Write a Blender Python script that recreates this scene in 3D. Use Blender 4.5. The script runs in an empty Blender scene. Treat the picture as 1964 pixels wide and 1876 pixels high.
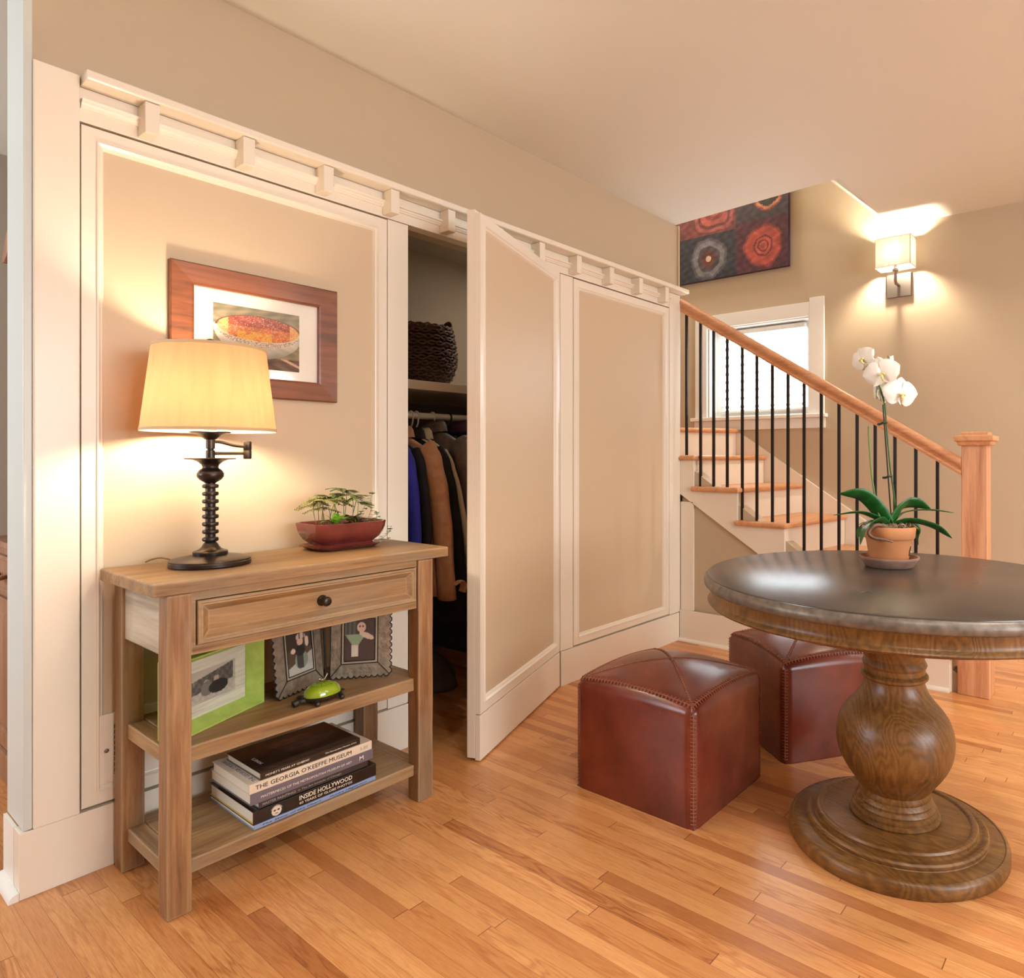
import bpy, bmesh, math, random
from mathutils import Vector, Matrix
random.seed(7)
PI = math.pi
S = bpy.context.scene
C = S.collection

# ------------------------------------------------------------------ camera, world, exposure, room lights
cam_d = bpy.data.cameras.new('camera')
cam = bpy.data.objects.new('camera', cam_d)
C.objects.link(cam)
S.camera = cam
cam_d.sensor_fit = 'HORIZONTAL'
cam_d.sensor_width = 36.0
cam_d.lens = 1300.0 / 1964.0 * 36.0
cam_d.shift_x = (982.0 - 1200.0) / 1964.0
cam_d.shift_y = -(938.0 - 876.0) / 1964.0
cam_d.clip_start = 0.02
YAW = math.atan2(990.0, 1300.0)          # angle between the view axis and the panelled wall
cam.location = (0, 0, 1.08)
cam.rotation_euler = (PI / 2, 0, YAW - PI / 2)

S.view_settings.view_transform = 'Standard'
S.view_settings.look = 'None'
S.view_settings.exposure = 0.28
S.view_settings.gamma = 1.0
S.view_settings.use_curve_mapping = False
cy = S.cycles
cy.max_bounces = 8
cy.diffuse_bounces = 5
cy.glossy_bounces = 4
cy.transmission_bounces = 6
cy.caustics_reflective = False
cy.caustics_refractive = False
cy.sample_clamp_indirect = 6.0
cy.use_denoising = True

W = bpy.data.worlds.new('sky')
S.world = W
W.use_nodes = True
W.node_tree.nodes['Background'].inputs[0].default_value = (0.84, 0.93, 1.0, 1)
W.node_tree.nodes['Background'].inputs[1].default_value = 10.0

WARM = (1.0, 0.77, 0.54)


def area(name, loc, size, power, col=(1, 1, 1), rot=(0, 0, 0), sy=None, portal=False, spread=None):
    l = bpy.data.lights.new(name, 'AREA')
    l.energy = power
    l.color = col
    l.shape = 'RECTANGLE' if sy else 'DISK'
    l.size = size
    if sy:
        l.size_y = sy
    if spread:
        l.spread = spread
    if portal:
        l.cycles.is_portal = True
    o = bpy.data.objects.new(name, l)
    o.location = loc
    o.rotation_euler = rot
    C.objects.link(o)
    return o


CANPOW, WARM_CAN = 9.5, (1, 0.97, 0.90)
CAN = [(2.8, -1.98), (0.9, -1.9), (1.9, -0.5), (0.45, -0.45), (3.4, -0.6)]
# daylight through the stair window and through the two big windows of the room behind the camera
area('stair_window_portal', (4.33, 2.04, 1.66), 0.66, 1, rot=(0, PI / 2, 0), sy=0.7, portal=True)
# added fill: an invented light over the upper landing, torchieres follow further down
area('landing_fill_light', (3.72, 2.75, 3.85), 0.4, 26, (1.0, 0.93, 0.84))
area('hall_window_portal', (-1.86, 3.2, 1.45), 1.4, 1, rot=(0, -PI / 2, 0), sy=1.3, portal=True)
area('rear_window_portal', (1.0, -3.66, 1.45), 2.6, 1, rot=(PI / 2, 0, 0), sy=1.6, portal=True)


# ------------------------------------------------------------------ helpers
def lin(r, g, b):
    f = lambda c: ((c / 255.0) / 12.92) if c / 255.0 <= 0.04045 else (((c / 255.0) + 0.055) / 1.055) ** 2.4
    return (f(r), f(g), f(b), 1.0)


MW = {}                                   # world matrix of everything built (all parents sit at scale 1)


def tag(o, label, cat, group=None, kind=None):
    if label:
        o['label'] = label
    if cat:
        o['category'] = cat
    if group:
        o['group'] = group
    if kind:
        o['kind'] = kind
    return o


def thing(name, label, cat, loc=(0, 0, 0), rotz=0.0, group=None, kind=None):
    o = bpy.data.objects.new(name, None)
    o.empty_display_size = 0.05
    C.objects.link(o)
    o.location = loc
    o.rotation_euler = (0, 0, rotz)
    MW[o] = Matrix.Translation(loc) @ Matrix.Rotation(rotz, 4, 'Z')
    return tag(o, label, cat, group, kind)


def mesh(name, bm, mat, parent=None, smooth=False, world=True, bevel=0.0, bseg=2, label=None):
    """link bm as ONE mesh object; world=True: bm is in world metres, else in the parent's own frame"""
    bmesh.ops.recalc_face_normals(bm, faces=bm.faces[:])
    me = bpy.data.meshes.new(name)
    if parent is not None and world:
        bm.transform(MW[parent].inverted())
    bm.to_mesh(me)
    bm.free()
    mats = mat if isinstance(mat, (list, tuple)) else [mat]
    for m in mats:
        me.materials.append(m)
    o = bpy.data.objects.new(name, me)
    C.objects.link(o)
    if parent is not None:
        o.parent = parent
        MW[o] = MW[parent].copy()
    else:
        MW[o] = Matrix.Identity(4)
    if smooth:
        for p in me.polygons:
            p.use_smooth = True
        if smooth != 'all':
            m = o.modifiers.new('split', 'EDGE_SPLIT')
            m.split_angle = math.radians(38)
    if bevel:
        b = o.modifiers.new('bevel', 'BEVEL')
        b.width = bevel
        b.segments = bseg
        b.limit_method = 'ANGLE'
        b.angle_limit = math.radians(40)
    if label:
        o['label'] = label
    return o


def struct(name, bm, mat, **k):
    o = mesh(name, bm, mat, **k)
    if o.parent is None:
        o['kind'] = 'structure'
    return o


def new():
    return bmesh.new()


def box(bm, x0, x1, y0, y1, z0, z1, mi=0, M=None):
    vs = [bm.verts.new(Vector(p) if M is None else M @ Vector(p)) for p in
          ((x0, y0, z0), (x1, y0, z0), (x1, y1, z0), (x0, y1, z0), (x0, y0, z1), (x1, y0, z1), (x1, y1, z1), (x0, y1, z1))]
    for f in ((3, 2, 1, 0), (4, 5, 6, 7), (0, 1, 5, 4), (1, 2, 6, 5), (2, 3, 7, 6), (3, 0, 4, 7)):
        fa = bm.faces.new([vs[i] for i in f])
        fa.material_index = mi
    return bm


def bx(*a, **k):
    return box(new(), *a, **k)


def loft(bm, loops, closed=True, cap0=True, cap1=True, mi=0, ring=False):
    R = [[bm.verts.new(Vector(p)) for p in L] for L in loops]
    n = len(R[0])
    pairs = list(zip(R[:-1], R[1:]))
    if ring:
        pairs.append((R[-1], R[0]))
    for a, b in pairs:
        for i in range(n if closed else n - 1):
            j = (i + 1) % n
            try:
                f = bm.faces.new((a[i], a[j], b[j], b[i]))
                f.material_index = mi
            except ValueError:
                pass
    if not ring and closed:
        if cap0:
            bm.faces.new(list(reversed(R[0]))).material_index = mi
        if cap1:
            bm.faces.new(R[-1]).material_index = mi
    return bm


def lathe(bm, prof, c=(0, 0), seg=48, sx=1.0, sy=1.0, z0=0.0, M=None, cap=True):
    loops = []
    for r, z in prof:
        r = max(r, 1e-4)
        L = [Vector((c[0] + sx * r * math.cos(2 * PI * i / seg), c[1] + sy * r * math.sin(2 * PI * i / seg), z0 + z)) for i in range(seg)]
        loops.append([M @ p for p in L] if M else L)
    return loft(bm, loops, cap0=cap, cap1=cap)


def prism(bm, pts, axis, a, b, mi=0):
    """pts: 2d outline in the two other axes; axis x -> (y,z), y -> (x,z), z -> (x,y)"""
    def m(p, t):
        return {'x': (t, p[0], p[1]), 'y': (p[0], t, p[1]), 'z': (p[0], p[1], t)}[axis]
    return loft(bm, [[m(p, a) for p in pts], [m(p, b) for p in pts]], mi=mi)


def tube(bm, pts, r, seg=8, flat=1.0, up=None, mi=0):
    pts = [Vector(p) for p in pts]
    n = len(pts)
    rr = r if isinstance(r, (list, tuple)) else [r] * n
    t0 = (pts[1] - pts[0]).normalized()
    a = Vector(up) if up else (Vector((0, 0, 1)) if abs(t0.z) < 0.9 else Vector((1, 0, 0)))
    u = (a - a.dot(t0) * t0).normalized()
    loops = []
    for i, p in enumerate(pts):
        t = (pts[min(i + 1, n - 1)] - pts[max(i - 1, 0)]).normalized()
        u = (u - u.dot(t) * t).normalized()
        v = t.cross(u)
        loops.append([p + rr[i] * (math.cos(2 * PI * k / seg) * u * flat + math.sin(2 * PI * k / seg) * v) for k in range(seg)])
    return loft(bm, loops, mi=mi)


def frame(bm, u0, u1, v0, v1, prof, fn, fill=False, mi=0):
    """mitred frame: prof = [(inset, height)...] from outside to inside; fn(u,v,h) -> point"""
    loops = []
    for d, h in prof:
        loops.append([fn(u0 + d, v0 + d, h), fn(u1 - d, v0 + d, h), fn(u1 - d, v1 - d, h), fn(u0 + d, v1 - d, h)])
    return loft(bm, loops, cap0=False, cap1=fill, mi=mi)


def spline(pts, n=8):
    """Catmull-Rom through pts"""
    P = [Vector(p) for p in pts]
    P = [2 * P[0] - P[1]] + P + [2 * P[-1] - P[-2]]
    out = []
    for i in range(1, len(P) - 2):
        for k in range(n):
            t = k / n
            a, b, c, d = P[i - 1], P[i], P[i + 1], P[i + 2]
            out.append(0.5 * ((2 * b) + (c - a) * t + (2 * a - 5 * b + 4 * c - d) * t * t + (3 * b - a - 3 * c + d) * t ** 3))
    out.append(P[-2])
    return out


def art(name, w, h, nx, ny, fn, parent, M, mat=None):
    """flat picture of w x h metres in its own plane (M places it); fn(u,v) with u,v in 0..1 gives sRGB 0..255"""
    bm = new()
    g = [[bm.verts.new(M @ Vector((w * i / nx, h * j / ny, 0))) for i in range(nx + 1)] for j in range(ny + 1)]
    for j in range(ny):
        for i in range(nx):
            bm.faces.new((g[j][i], g[j][i + 1], g[j + 1][i + 1], g[j + 1][i]))
    cols = [fn(i / nx, j / ny) for j in range(ny + 1) for i in range(nx + 1)]
    if parent is not None:
        bm.transform(MW[parent].inverted())
    me = bpy.data.meshes.new(name)
    bm.to_mesh(me)
    bm.free()
    at = me.color_attributes.new('Col', 'FLOAT_COLOR', 'POINT')
    buf = []
    for c in cols:
        buf.extend(lin(*[max(0, min(255, k)) for k in c]))
    at.data.foreach_set('color', buf)
    me.materials.append(mat or PRINT)
    o = bpy.data.objects.new(name, me)
    C.objects.link(o)
    if parent is not None:
        o.parent = parent
        MW[o] = MW[parent].copy()
    return o


def text(name, body, height, width, mat, parent, M, extrude=0.0003, shear=0.0, bold=0.0):
    cu = bpy.data.curves.new(name, 'FONT')
    cu.body = body
    cu.extrude = extrude
    cu.shear = shear
    cu.offset = bold
    cu.align_x = 'LEFT'
    cu.resolution_u = 2
    to = bpy.data.objects.new(name, cu)
    C.objects.link(to)
    bpy.context.view_layer.update()
    me = bpy.data.meshes.new_from_object(to.evaluated_get(bpy.context.evaluated_depsgraph_get()))
    bpy.data.objects.remove(to)
    xs = [v.co.x for v in me.vertices]
    ys = [v.co.y for v in me.vertices]
    sx = width / (max(xs) - min(xs))
    sy = height / (max(ys) - min(ys))
    me.transform(Matrix.Diagonal((sx, sy, 1, 1)) @ Matrix.Translation((-min(xs), -min(ys), 0)))
    me.transform(MW[parent].inverted() @ M)
    me.materials.clear()
    me.materials.append(mat)
    o = bpy.data.objects.new(name, me)
    C.objects.link(o)
    o.parent = parent
    MW[o] = MW[parent].copy()
    return o


# ------------------------------------------------------------------ materials
class NT:
    def __init__(s, name):
        s.m = bpy.data.materials.new(name)
        s.m.use_nodes = True
        s.t = s.m.node_tree
        s.b = s.t.nodes['Principled BSDF']
        s.out = s.t.nodes['Material Output']

    def n(s, kind, **k):
        x = s.t.nodes.new('ShaderNode' + kind)
        for a, v in k.items():
            if isinstance(a, str) and hasattr(x, a):
                setattr(x, a, v)
            else:
                x.inputs[a.replace('_', ' ')].default_value = v
        return x

    def l(s, a, b):
        s.t.links.new(a, b)

    def ramp(s, fac, stops):
        r = s.n('ValToRGB')
        e = r.color_ramp.elements
        e[0].position, e[0].color = stops[0]
        e[1].position, e[1].color = stops[-1]
        for p, c in stops[1:-1]:
            x = e.new(p)
            x.color = c
        s.l(fac, r.inputs[0])
        return r.outputs[0]

    def math(s, op, a, b=None):
        x = s.n('Math', operation=op)
        for i, v in enumerate((a, b)):
            if v is None:
                continue
            if isinstance(v, (int, float)):
                x.inputs[i].default_value = v
            else:
                s.l(v, x.inputs[i])
        return x.outputs[0]

    def mix(s, fac, a, b, mode='MIX'):
        x = s.n('Mix', data_type='RGBA', blend_type=mode)
        for i, v in ((0, fac), (6, a), (7, b)):
            if isinstance(v, (int, float, tuple)):
                x.inputs[i].default_value = v
            else:
                s.l(v, x.inputs[i])
        return x.outputs[2]

    def coord(s, scale=(1, 1, 1), rot=(0, 0, 0), out='Object'):
        tc = s.n('TexCoord')
        mp = s.n('Mapping')
        mp.inputs['Scale'].default_value = scale
        mp.inputs['Rotation'].default_value = rot
        s.l(tc.outputs[out], mp.inputs[0])
        return mp.outputs[0]

    def noise(s, vec, scale=5, detail=4, dist=0.0, rough=0.5):
        x = s.n('TexNoise')
        x.inputs['Scale'].default_value = scale
        x.inputs['Detail'].default_value = detail
        x.inputs['Distortion'].default_value = dist
        x.inputs['Roughness'].default_value = rough
        s.l(vec, x.inputs['Vector'])
        return x.outputs[0]

    def bump(s, h, strength=0.2, dist=0.001):
        x = s.n('Bump')
        x.inputs['Strength'].default_value = strength
        x.inputs['Distance'].default_value = dist
        s.l(h, x.inputs['Height'])
        s.l(x.outputs[0], s.b.inputs['Normal'])

    def set(s, **k):
        for a, v in k.items():
            s.b.inputs[a.replace('_', ' ')].default_value = v
        return s


def plain(name, col, rough=0.5, metal=0.0, bump=None, spec=None, var=0.0, vscale=8, coat=0.0):
    t = NT(name)
    t.set(Roughness=rough, Metallic=metal)
    if spec is not None:
        t.b.inputs['Specular IOR Level'].default_value = spec
    if coat:
        t.b.inputs['Coat Weight'].default_value = coat
        t.b.inputs['Coat Roughness'].default_value = 0.08
    v = t.coord()
    if var:
        nz = t.noise(v, vscale, 4)
        d = tuple(c * (1 - var) for c in col[:3]) + (1,)
        u = tuple(min(1, c * (1 + var)) for c in col[:3]) + (1,)
        t.l(t.ramp(nz, [(0.3, d), (0.7, u)]), t.b.inputs['Base Color'])
    else:
        t.b.inputs['Base Color'].default_value = col
    if bump:
        t.bump(t.noise(v, bump[0], 3), bump[1], bump[2])
    return t.m


def wood(name, dark, mid, light, axis='X', scale=1.0, rough=0.45, bump=0.25, ring=0.0, patch=None, grain=1.0, coat=0.0, bdist=0.0008, edge=None):
    """long-grained wood; axis = grain direction in the thing's own frame"""
    t = NT(name)
    st = {'X': (0.07, 1, 1), 'Y': (1, 0.07, 1), 'Z': (1, 1, 0.07)}[axis]
    v = t.coord(tuple(k * scale for k in st))
    fine = t.noise(v, 95 * grain, 3, 0.3, 0.6)
    brd = t.noise(v, 9 * grain, 4, 1.6, 0.55)
    f = t.math('ADD', t.math('MULTIPLY', fine, 0.42), t.math('MULTIPLY', brd, 0.58))
    if ring:
        w = t.n('TexWave', wave_type='BANDS', bands_direction='DIAGONAL')
        w.inputs['Scale'].default_value = 5.5 * grain
        w.inputs['Distortion'].default_value = 7
        w.inputs['Detail'].default_value = 2.5
        w.inputs['Detail Scale'].default_value = 1.3
        t.l(v, w.inputs[0])
        f = t.math('ADD', t.math('MULTIPLY', f, 1 - ring), t.math('MULTIPLY', w.outputs['Fac'], ring))
    col = t.ramp(f, [(0.30, dark), (0.5, mid), (0.72, light)])
    if patch:                                        # worn glaze in blotches
        p = t.noise(t.coord(tuple(0.35 + 0.65 * k for k in st)), 7, 5, 0.6, 0.6)
        m = t.ramp(p, [(patch[1], (0, 0, 0, 1)), (patch[2], (1, 1, 1, 1))])
        col = t.mix(t.math('MULTIPLY', m, patch[3]), col, patch[0])
    if edge:                                         # paint rubbed off along the edges of the boards
        bv = t.n('Bevel')
        bv.samples = 4
        bv.inputs['Radius'].default_value = 0.008
        ge = t.n('NewGeometry')
        dp = t.n('VectorMath', operation='DOT_PRODUCT')
        t.l(bv.outputs[0], dp.inputs[0])
        t.l(ge.outputs['Normal'], dp.inputs[1])
        er = t.math('MULTIPLY', t.math('SUBTRACT', 1.0, dp.outputs['Value']), 26.0)
        er = t.math('MULTIPLY', er, t.noise(t.coord(), 38, 3, 0.5, 0.7))
        col = t.mix(t.ramp(er, [(0.25, (0, 0, 0, 1)), (0.9, (0.65, 0.65, 0.65, 1))]), col, edge)
    t.l(col, t.b.inputs['Base Color'])
    t.set(Roughness=rough)
    if coat:
        t.b.inputs['Coat Weight'].default_value = coat
        t.b.inputs['Coat Roughness'].default_value = 0.15
    t.bump(f, bump, bdist)
    return t.m


PAINT = plain('shaded_beige_wall_paint', lin(192, 174, 148), 0.55, bump=(160, 0.05, 0.001))  # darkened against the panel beige: shade on the upper walls put into the colour
PAINT_PANEL = plain('beige_panel_paint', lin(208, 186, 156), 0.5, bump=(160, 0.04, 0.001))
TRIM = plain('cream_trim_paint', lin(236, 226, 210), 0.28, bump=(40, 0.02, 0.001))
CEIL = plain('ceiling_paint', lin(226, 226, 218), 0.7, bump=(120, 0.04, 0.001))
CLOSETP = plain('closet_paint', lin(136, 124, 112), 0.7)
TAUPE = plain('taupe_wall_paint', lin(176, 164, 150), 0.6)
WHITE = plain('white_paint', lin(238, 236, 230), 0.35)
JAMB = plain('cool_white_paint', lin(206, 212, 208), 0.35)
BLACKIRON = plain('dark_iron', lin(38, 32, 30), 0.38, 0.6)
BRONZE = plain('oil_rubbed_bronze', lin(62, 54, 50), 0.30, 0.75, var=0.25, vscale=30)
NICKEL = plain('brushed_nickel', lin(150, 140, 132), 0.32, 0.95)
TINT = lin


def floor_mat():
    t = NT('oak_strip_floor')
    tc = t.n('TexCoord')
    sp = t.n('SeparateXYZ')
    t.l(tc.outputs['Object'], sp.inputs[0])
    x, y = sp.outputs[0], sp.outputs[1]
    Wd = 0.0405
    xi = t.math('FLOOR', t.math('DIVIDE', x, Wd))
    wn = t.n('TexWhiteNoise', noise_dimensions='1D')
    t.l(xi, wn.inputs['W'])
    off = t.math('MULTIPLY', wn.outputs['Value'], 5.3)
    ln = t.math('ADD', t.math('MULTIPLY', wn.outputs['Value'], 0.0), 0.9)
    yo = t.math('DIVIDE', t.math('ADD', y, off), ln)
    yi = t.math('FLOOR', yo)
    cb = t.n('CombineXYZ')
    t.l(xi, cb.inputs[0])
    t.l(yi, cb.inputs[1])
    wn2 = t.n('TexWhiteNoise', noise_dimensions='3D')
    t.l(cb.outputs[0], wn2.inputs['Vector'])
    rnd = wn2.outputs['Value']
    sc = t.n('SeparateXYZ')
    t.l(wn2.outputs['Color'], sc.inputs[0])
    # grain: stretched along y, shifted for each board
    gv = t.n('CombineXYZ')
    t.l(t.math('ADD', x, t.math('MULTIPLY', rnd, 31.0)), gv.inputs[0])
    t.l(t.math('MULTIPLY', y, 0.055), gv.inputs[1])
    t.l(t.math('MULTIPLY', rnd, 7.0), gv.inputs[2])
    fine = t.noise(gv.outputs[0], 420, 3, 0.2, 0.55)
    gv2 = t.n('CombineXYZ')
    t.l(t.math('ADD', x, t.math('MULTIPLY', rnd, 17.0)), gv2.inputs[0])
    t.l(t.math('MULTIPLY', y, 0.11), gv2.inputs[1])
    t.l(t.math('MULTIPLY', rnd, 11.0), gv2.inputs[2])
    brd = t.noise(gv2.outputs[0], 30, 2, 0.3, 0.5)
    # cathedral figure = contour bands of the broad noise
    band = t.math('SINE', t.math('MULTIPLY', brd, 46.0))
    band = t.math('ADD', t.math('MULTIPLY', band, 0.5), 0.5)
    figure = t.math('MULTIPLY', t.math('POWER', band, 2.0), t.math('MULTIPLY', t.math('POWER', sc.outputs[1], 2.0), 0.20))
    f = t.math('ADD', t.math('MULTIPLY', fine, 0.40), t.math('ADD', t.math('MULTIPLY', brd, 0.25), t.math('SUBTRACT', 0.28, figure)))
    col = t.ramp(f, [(0.28, lin(156, 96, 52)), (0.46, lin(204, 140, 84)), (0.66, lin(228, 170, 112))])
    tone = t.ramp(rnd, [(0.0, lin(206, 180, 160)), (0.12, lin(230, 212, 196)), (0.5, lin(244, 236, 226)), (0.85, lin(255, 252, 246)), (1.0, lin(240, 214, 200))])
    col = t.mix(1.0, col, tone, 'MULTIPLY')
    # seams
    fx = t.math('FRACT', t.math('DIVIDE', x, Wd))
    fy = t.math('FRACT', yo)
    ex = t.math('MINIMUM', fx, t.math('SUBTRACT', 1.0, fx))
    ey = t.math('MINIMUM', fy, t.math('SUBTRACT', 1.0, fy))
    sx = t.math('LESS_THAN', ex, 0.014)
    sy = t.math('LESS_THAN', ey, 0.0014)
    seam = t.math('MAXIMUM', t.math('MULTIPLY', sx, 0.45), t.math('MULTIPLY', sy, 0.75))
    col = t.mix(seam, col, lin(92, 46, 20))
    t.l(col, t.b.inputs['Base Color'])
    t.set(Roughness=0.34)
    t.b.inputs['Coat Weight'].default_value = 0.25
    t.b.inputs['Coat Roughness'].default_value = 0.22
    t.bump(t.math('SUBTRACT', t.math('MULTIPLY', fine, 0.3), seam), 0.15, 0.0006)
    return t.m


FLOOR = floor_mat()
_pd, _pm, _pl = lin(96, 64, 38), lin(152, 114, 72), lin(186, 150, 104)
EDGEC = lin(192, 170, 136)
GLAZE = (lin(146, 128, 104), 0.46, 0.64, 0.6)
PINE_X = wood('distressed_pine_lengthwise', _pd, _pm, _pl, 'X', rough=0.5, patch=GLAZE, edge=EDGEC)
PINE_Y = wood('distressed_pine_crosswise', _pd, _pm, _pl, 'Y', rough=0.5, patch=GLAZE, edge=EDGEC)
PINE_Z = wood('distressed_pine_upright', lin(84, 54, 30), lin(140, 98, 60), lin(182, 142, 98), 'Z', rough=0.5, patch=GLAZE, edge=EDGEC)
PINE_SIDE = wood('limed_pine_side', lin(140, 124, 102), lin(184, 170, 148), lin(206, 194, 172), 'Y', rough=0.6, ring=0.2)
OAK_Y = wood('red_oak_rail', lin(176, 116, 78), lin(208, 150, 108), lin(224, 172, 130), 'Y', rough=0.38, grain=1.4)
OAK_Z = wood('red_oak_post', lin(176, 118, 82), lin(212, 156, 116), lin(226, 176, 138), 'Z', rough=0.4, grain=1.4, ring=0.15)
OAK_X = wood('red_oak_tread', lin(180, 118, 76), lin(210, 152, 106), lin(226, 174, 130), 'X', rough=0.36, grain=1.2)
FRAME_X = wood('reclaimed_wood_frame', lin(78, 42, 22), lin(126, 70, 38), lin(152, 90, 52), 'X', rough=0.42, grain=0.7, coat=0.2)
HUTCH = wood('old_pine_hutch', lin(104, 68, 48), lin(146, 104, 76), lin(172, 130, 100), 'Z', rough=0.5, grain=0.8)


def elm(name, kind):
    """brown elm with open cathedral grain; kind 'radial' = flat discs, 'side' = turned uprights"""
    t = NT(name)
    v = t.coord((1, 1, 0.35) if kind == 'side' else (1, 0.22, 1))
    d = t.noise(v, 3.2, 3, 0.8, 0.5)
    bands = t.math('SINE', t.math('MULTIPLY', d, 230.0))
    bands = t.math('ADD', t.math('MULTIPLY', bands, 0.5), 0.5)
    fine = t.noise(v, 120, 3, 0.3, 0.6)
    blot = t.noise(t.coord(), 5, 3, 0.2)
    f = t.math('ADD', t.math('MULTIPLY', bands, 0.14), t.math('ADD', t.math('MULTIPLY', fine, 0.40), t.math('MULTIPLY', blot, 0.45)))
    col = t.ramp(f, [(0.25, lin(74, 46, 18)), (0.5, lin(118, 80, 38)), (0.75, lin(148, 106, 58))])
    t.l(col, t.b.inputs['Base Color'])
    t.set(Roughness=0.36)
    t.bump(t.math('ADD', t.math('MULTIPLY', bands, 0.7), fine), 0.3, 0.0007)
    return t.m


ELM = elm('turned_elm', 'side')
ELM_D = elm('elm_disc', 'radial')


def zinc():
    t = NT('dark_zinc_top')
    v = t.coord()
    a = t.noise(v, 3.0, 3, 0.6, 0.5)
    b = t.noise(v, 30, 2, 0.2, 0.5)
    t.l(t.ramp(a, [(0.3, lin(74, 66, 61)), (0.55, lin(86, 77, 71)), (0.8, lin(100, 90, 83))]), t.b.inputs['Base Color'])
    r = t.math('ADD', t.math('MULTIPLY', a, 0.14), t.math('ADD', 0.16, t.math('MULTIPLY', b, 0.04)))
    t.l(r, t.b.inputs['Roughness'])
    t.set(Metallic=0.35)
    return t.m


ZINC = zinc()
ZINC_EDGE = plain('worn_zinc_edge', lin(116, 106, 96), 0.42, 0.35, bump=(60, 0.4, 0.001), var=0.35, vscale=45)


def leather():
    t = NT('oxblood_leather')
    v = t.coord()
    a = t.noise(v, 6, 4, 0.4, 0.55)
    b = t.noise(v, 260, 2, 0.2, 0.5)
    c = t.noise(v, 13, 2, 0.5, 0.5)
    t.l(t.ramp(a, [(0.3, lin(94, 38, 26)), (0.55, lin(118, 52, 36)), (0.8, lin(138, 66, 46))]), t.b.inputs['Base Color'])
    t.l(t.math('ADD', 0.20, t.math('MULTIPLY', c, 0.10)), t.b.inputs['Roughness'])
    t.bump(t.math('ADD', t.math('MULTIPLY', b, 0.15), t.math('MULTIPLY', c, 0.9)), 0.3, 0.0014)
    return t.m


LEATHER = leather()
LACE = plain('leather_lace', lin(150, 88, 62), 0.5)


def shade_mat(name, col, transl, fab=60, tcol=1.0):
    t = NT(name)
    d = t.n('BsdfDiffuse')
    tr = t.n('BsdfTranslucent')
    mx = t.n('MixShader')
    mx.inputs[0].default_value = transl
    v = t.coord((1, 1, 0.05))
    nz = t.noise(v, fab, 3, 0.2)
    c = t.ramp(nz, [(0.3, tuple(k * 0.9 for k in col[:3]) + (1,)), (0.7, col)])
    t.l(c, d.inputs[0])
    t.l(t.mix(1.0, c, tcol if isinstance(tcol, tuple) else (1, 1, 1, 1), 'MULTIPLY'), tr.inputs[0])
    t.l(d.outputs[0], mx.inputs[1])
    t.l(tr.outputs[0], mx.inputs[2])
    t.l(mx.outputs[0], t.out.inputs[0])
    return t.m


SHADE = shade_mat('cream_silk_shade', lin(250, 220, 172), 0.5, tcol=(0.162, 0.076, 0.050, 1))
SHADE_TRIM = plain('shade_binding', lin(206, 178, 138), 0.8)
SCONCE_SHADE = shade_mat('white_linen_shade', lin(255, 252, 246), 0.8)


def print_mat(name='printed_picture', rough=0.6, coat=0.0):
    t = NT(name)
    a = t.n('Attribute', attribute_name='Col')
    t.l(a.outputs['Color'], t.b.inputs['Base Color'])
    t.set(Roughness=rough)
    if coat:
        t.b.inputs['Coat Weight'].default_value = coat
        t.b.inputs['Coat Roughness'].default_value = 0.03
    return t.m


PRINT = print_mat()
PRINT_GLASS = print_mat('picture_under_glass', 0.7, 1.0)
PRINT_OIL = print_mat('oil_painting', 0.45, 0.15)


def emis(name, col, s):
    t = NT(name)
    t.b.inputs['Base Color'].default_value = col
    t.b.inputs['Emission Color'].default_value = col
    t.b.inputs['Emission Strength'].default_value = s
    return t.m


def glass_thin(name):
    t = NT(name)
    tr = t.n('BsdfTransparent')
    gl = t.n('BsdfGlossy')
    gl.inputs['Roughness'].default_value = 0.02
    mx = t.n('MixShader')
    mx.inputs[0].default_value = 0.06
    t.l(tr.outputs[0], mx.inputs[1])
    t.l(gl.outputs[0], mx.inputs[2])
    t.l(mx.outputs[0], t.out.inputs[0])
    return t.m


GLASS = glass_thin('window_glass')
BULB = emis('lit_lamp_bulb', (1, 0.83, 0.60, 1), 330)
BULB2 = emis('lit_sconce_bulb', (1, 0.86, 0.66, 1), 1500)
CANLENS = emis('lit_downlight', (1, 0.82, 0.6, 1), 9)
print('materials ready')

# ------------------------------------------------------------------ the shell of the room
D = 2.171                                  # front plane of the panelled wall
XS, XW = 3.382, 4.15                       # side of the stair, wall beyond the stair
HC = 2.44

struct('floor', bx(-1.9, 4.3, -3.8, 4.3, -0.06, 0.0), FLOOR)
b = new()
prism(b, [(-1.9, -3.8), (4.3, -3.8), (4.3, 1.165), (3.262, 1.165), (3.345, 2.19), (3.345, 4.3), (-1.9, 4.3)], 'z', HC, HC + 0.3)
struct('ceiling', b, CEIL)
b = new()                                  # sloping soffit over the stair, rising with it
prism(b, [(1.165, HC + 0.0005), (1.175, HC + 0.0005), (3.45, HC + 2.22), (3.45, HC + 2.42), (1.165, HC + 0.25)], 'x', 3.1, 4.16)
struct('ceiling_stair', b, CEIL)
b = new()
wy0, wy1, wz0, wz1 = 1.685, 2.425, 1.335, 1.975          # stair window opening
box(b, XW, XW + 0.2, -3.8, wy0, 0, 4.9)
box(b, XW, XW + 0.2, wy1, 3.6, 0, 4.9)
box(b, XW, XW + 0.2, wy0, wy1, 0, wz0)
box(b, XW, XW + 0.2, wy0, wy1, wz1, 4.9)
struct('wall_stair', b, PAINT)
b = new()
box(b, 3.1, 3.2, 1.3, 3.6, HC + 0.31, 4.9)
box(b, 3.1, XW + 0.2, 3.4, 3.6, 0, 4.9)
box(b, 3.1, XW + 0.2, 1.3, 3.6, 4.85, 4.9)
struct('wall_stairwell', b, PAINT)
b = new()
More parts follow.
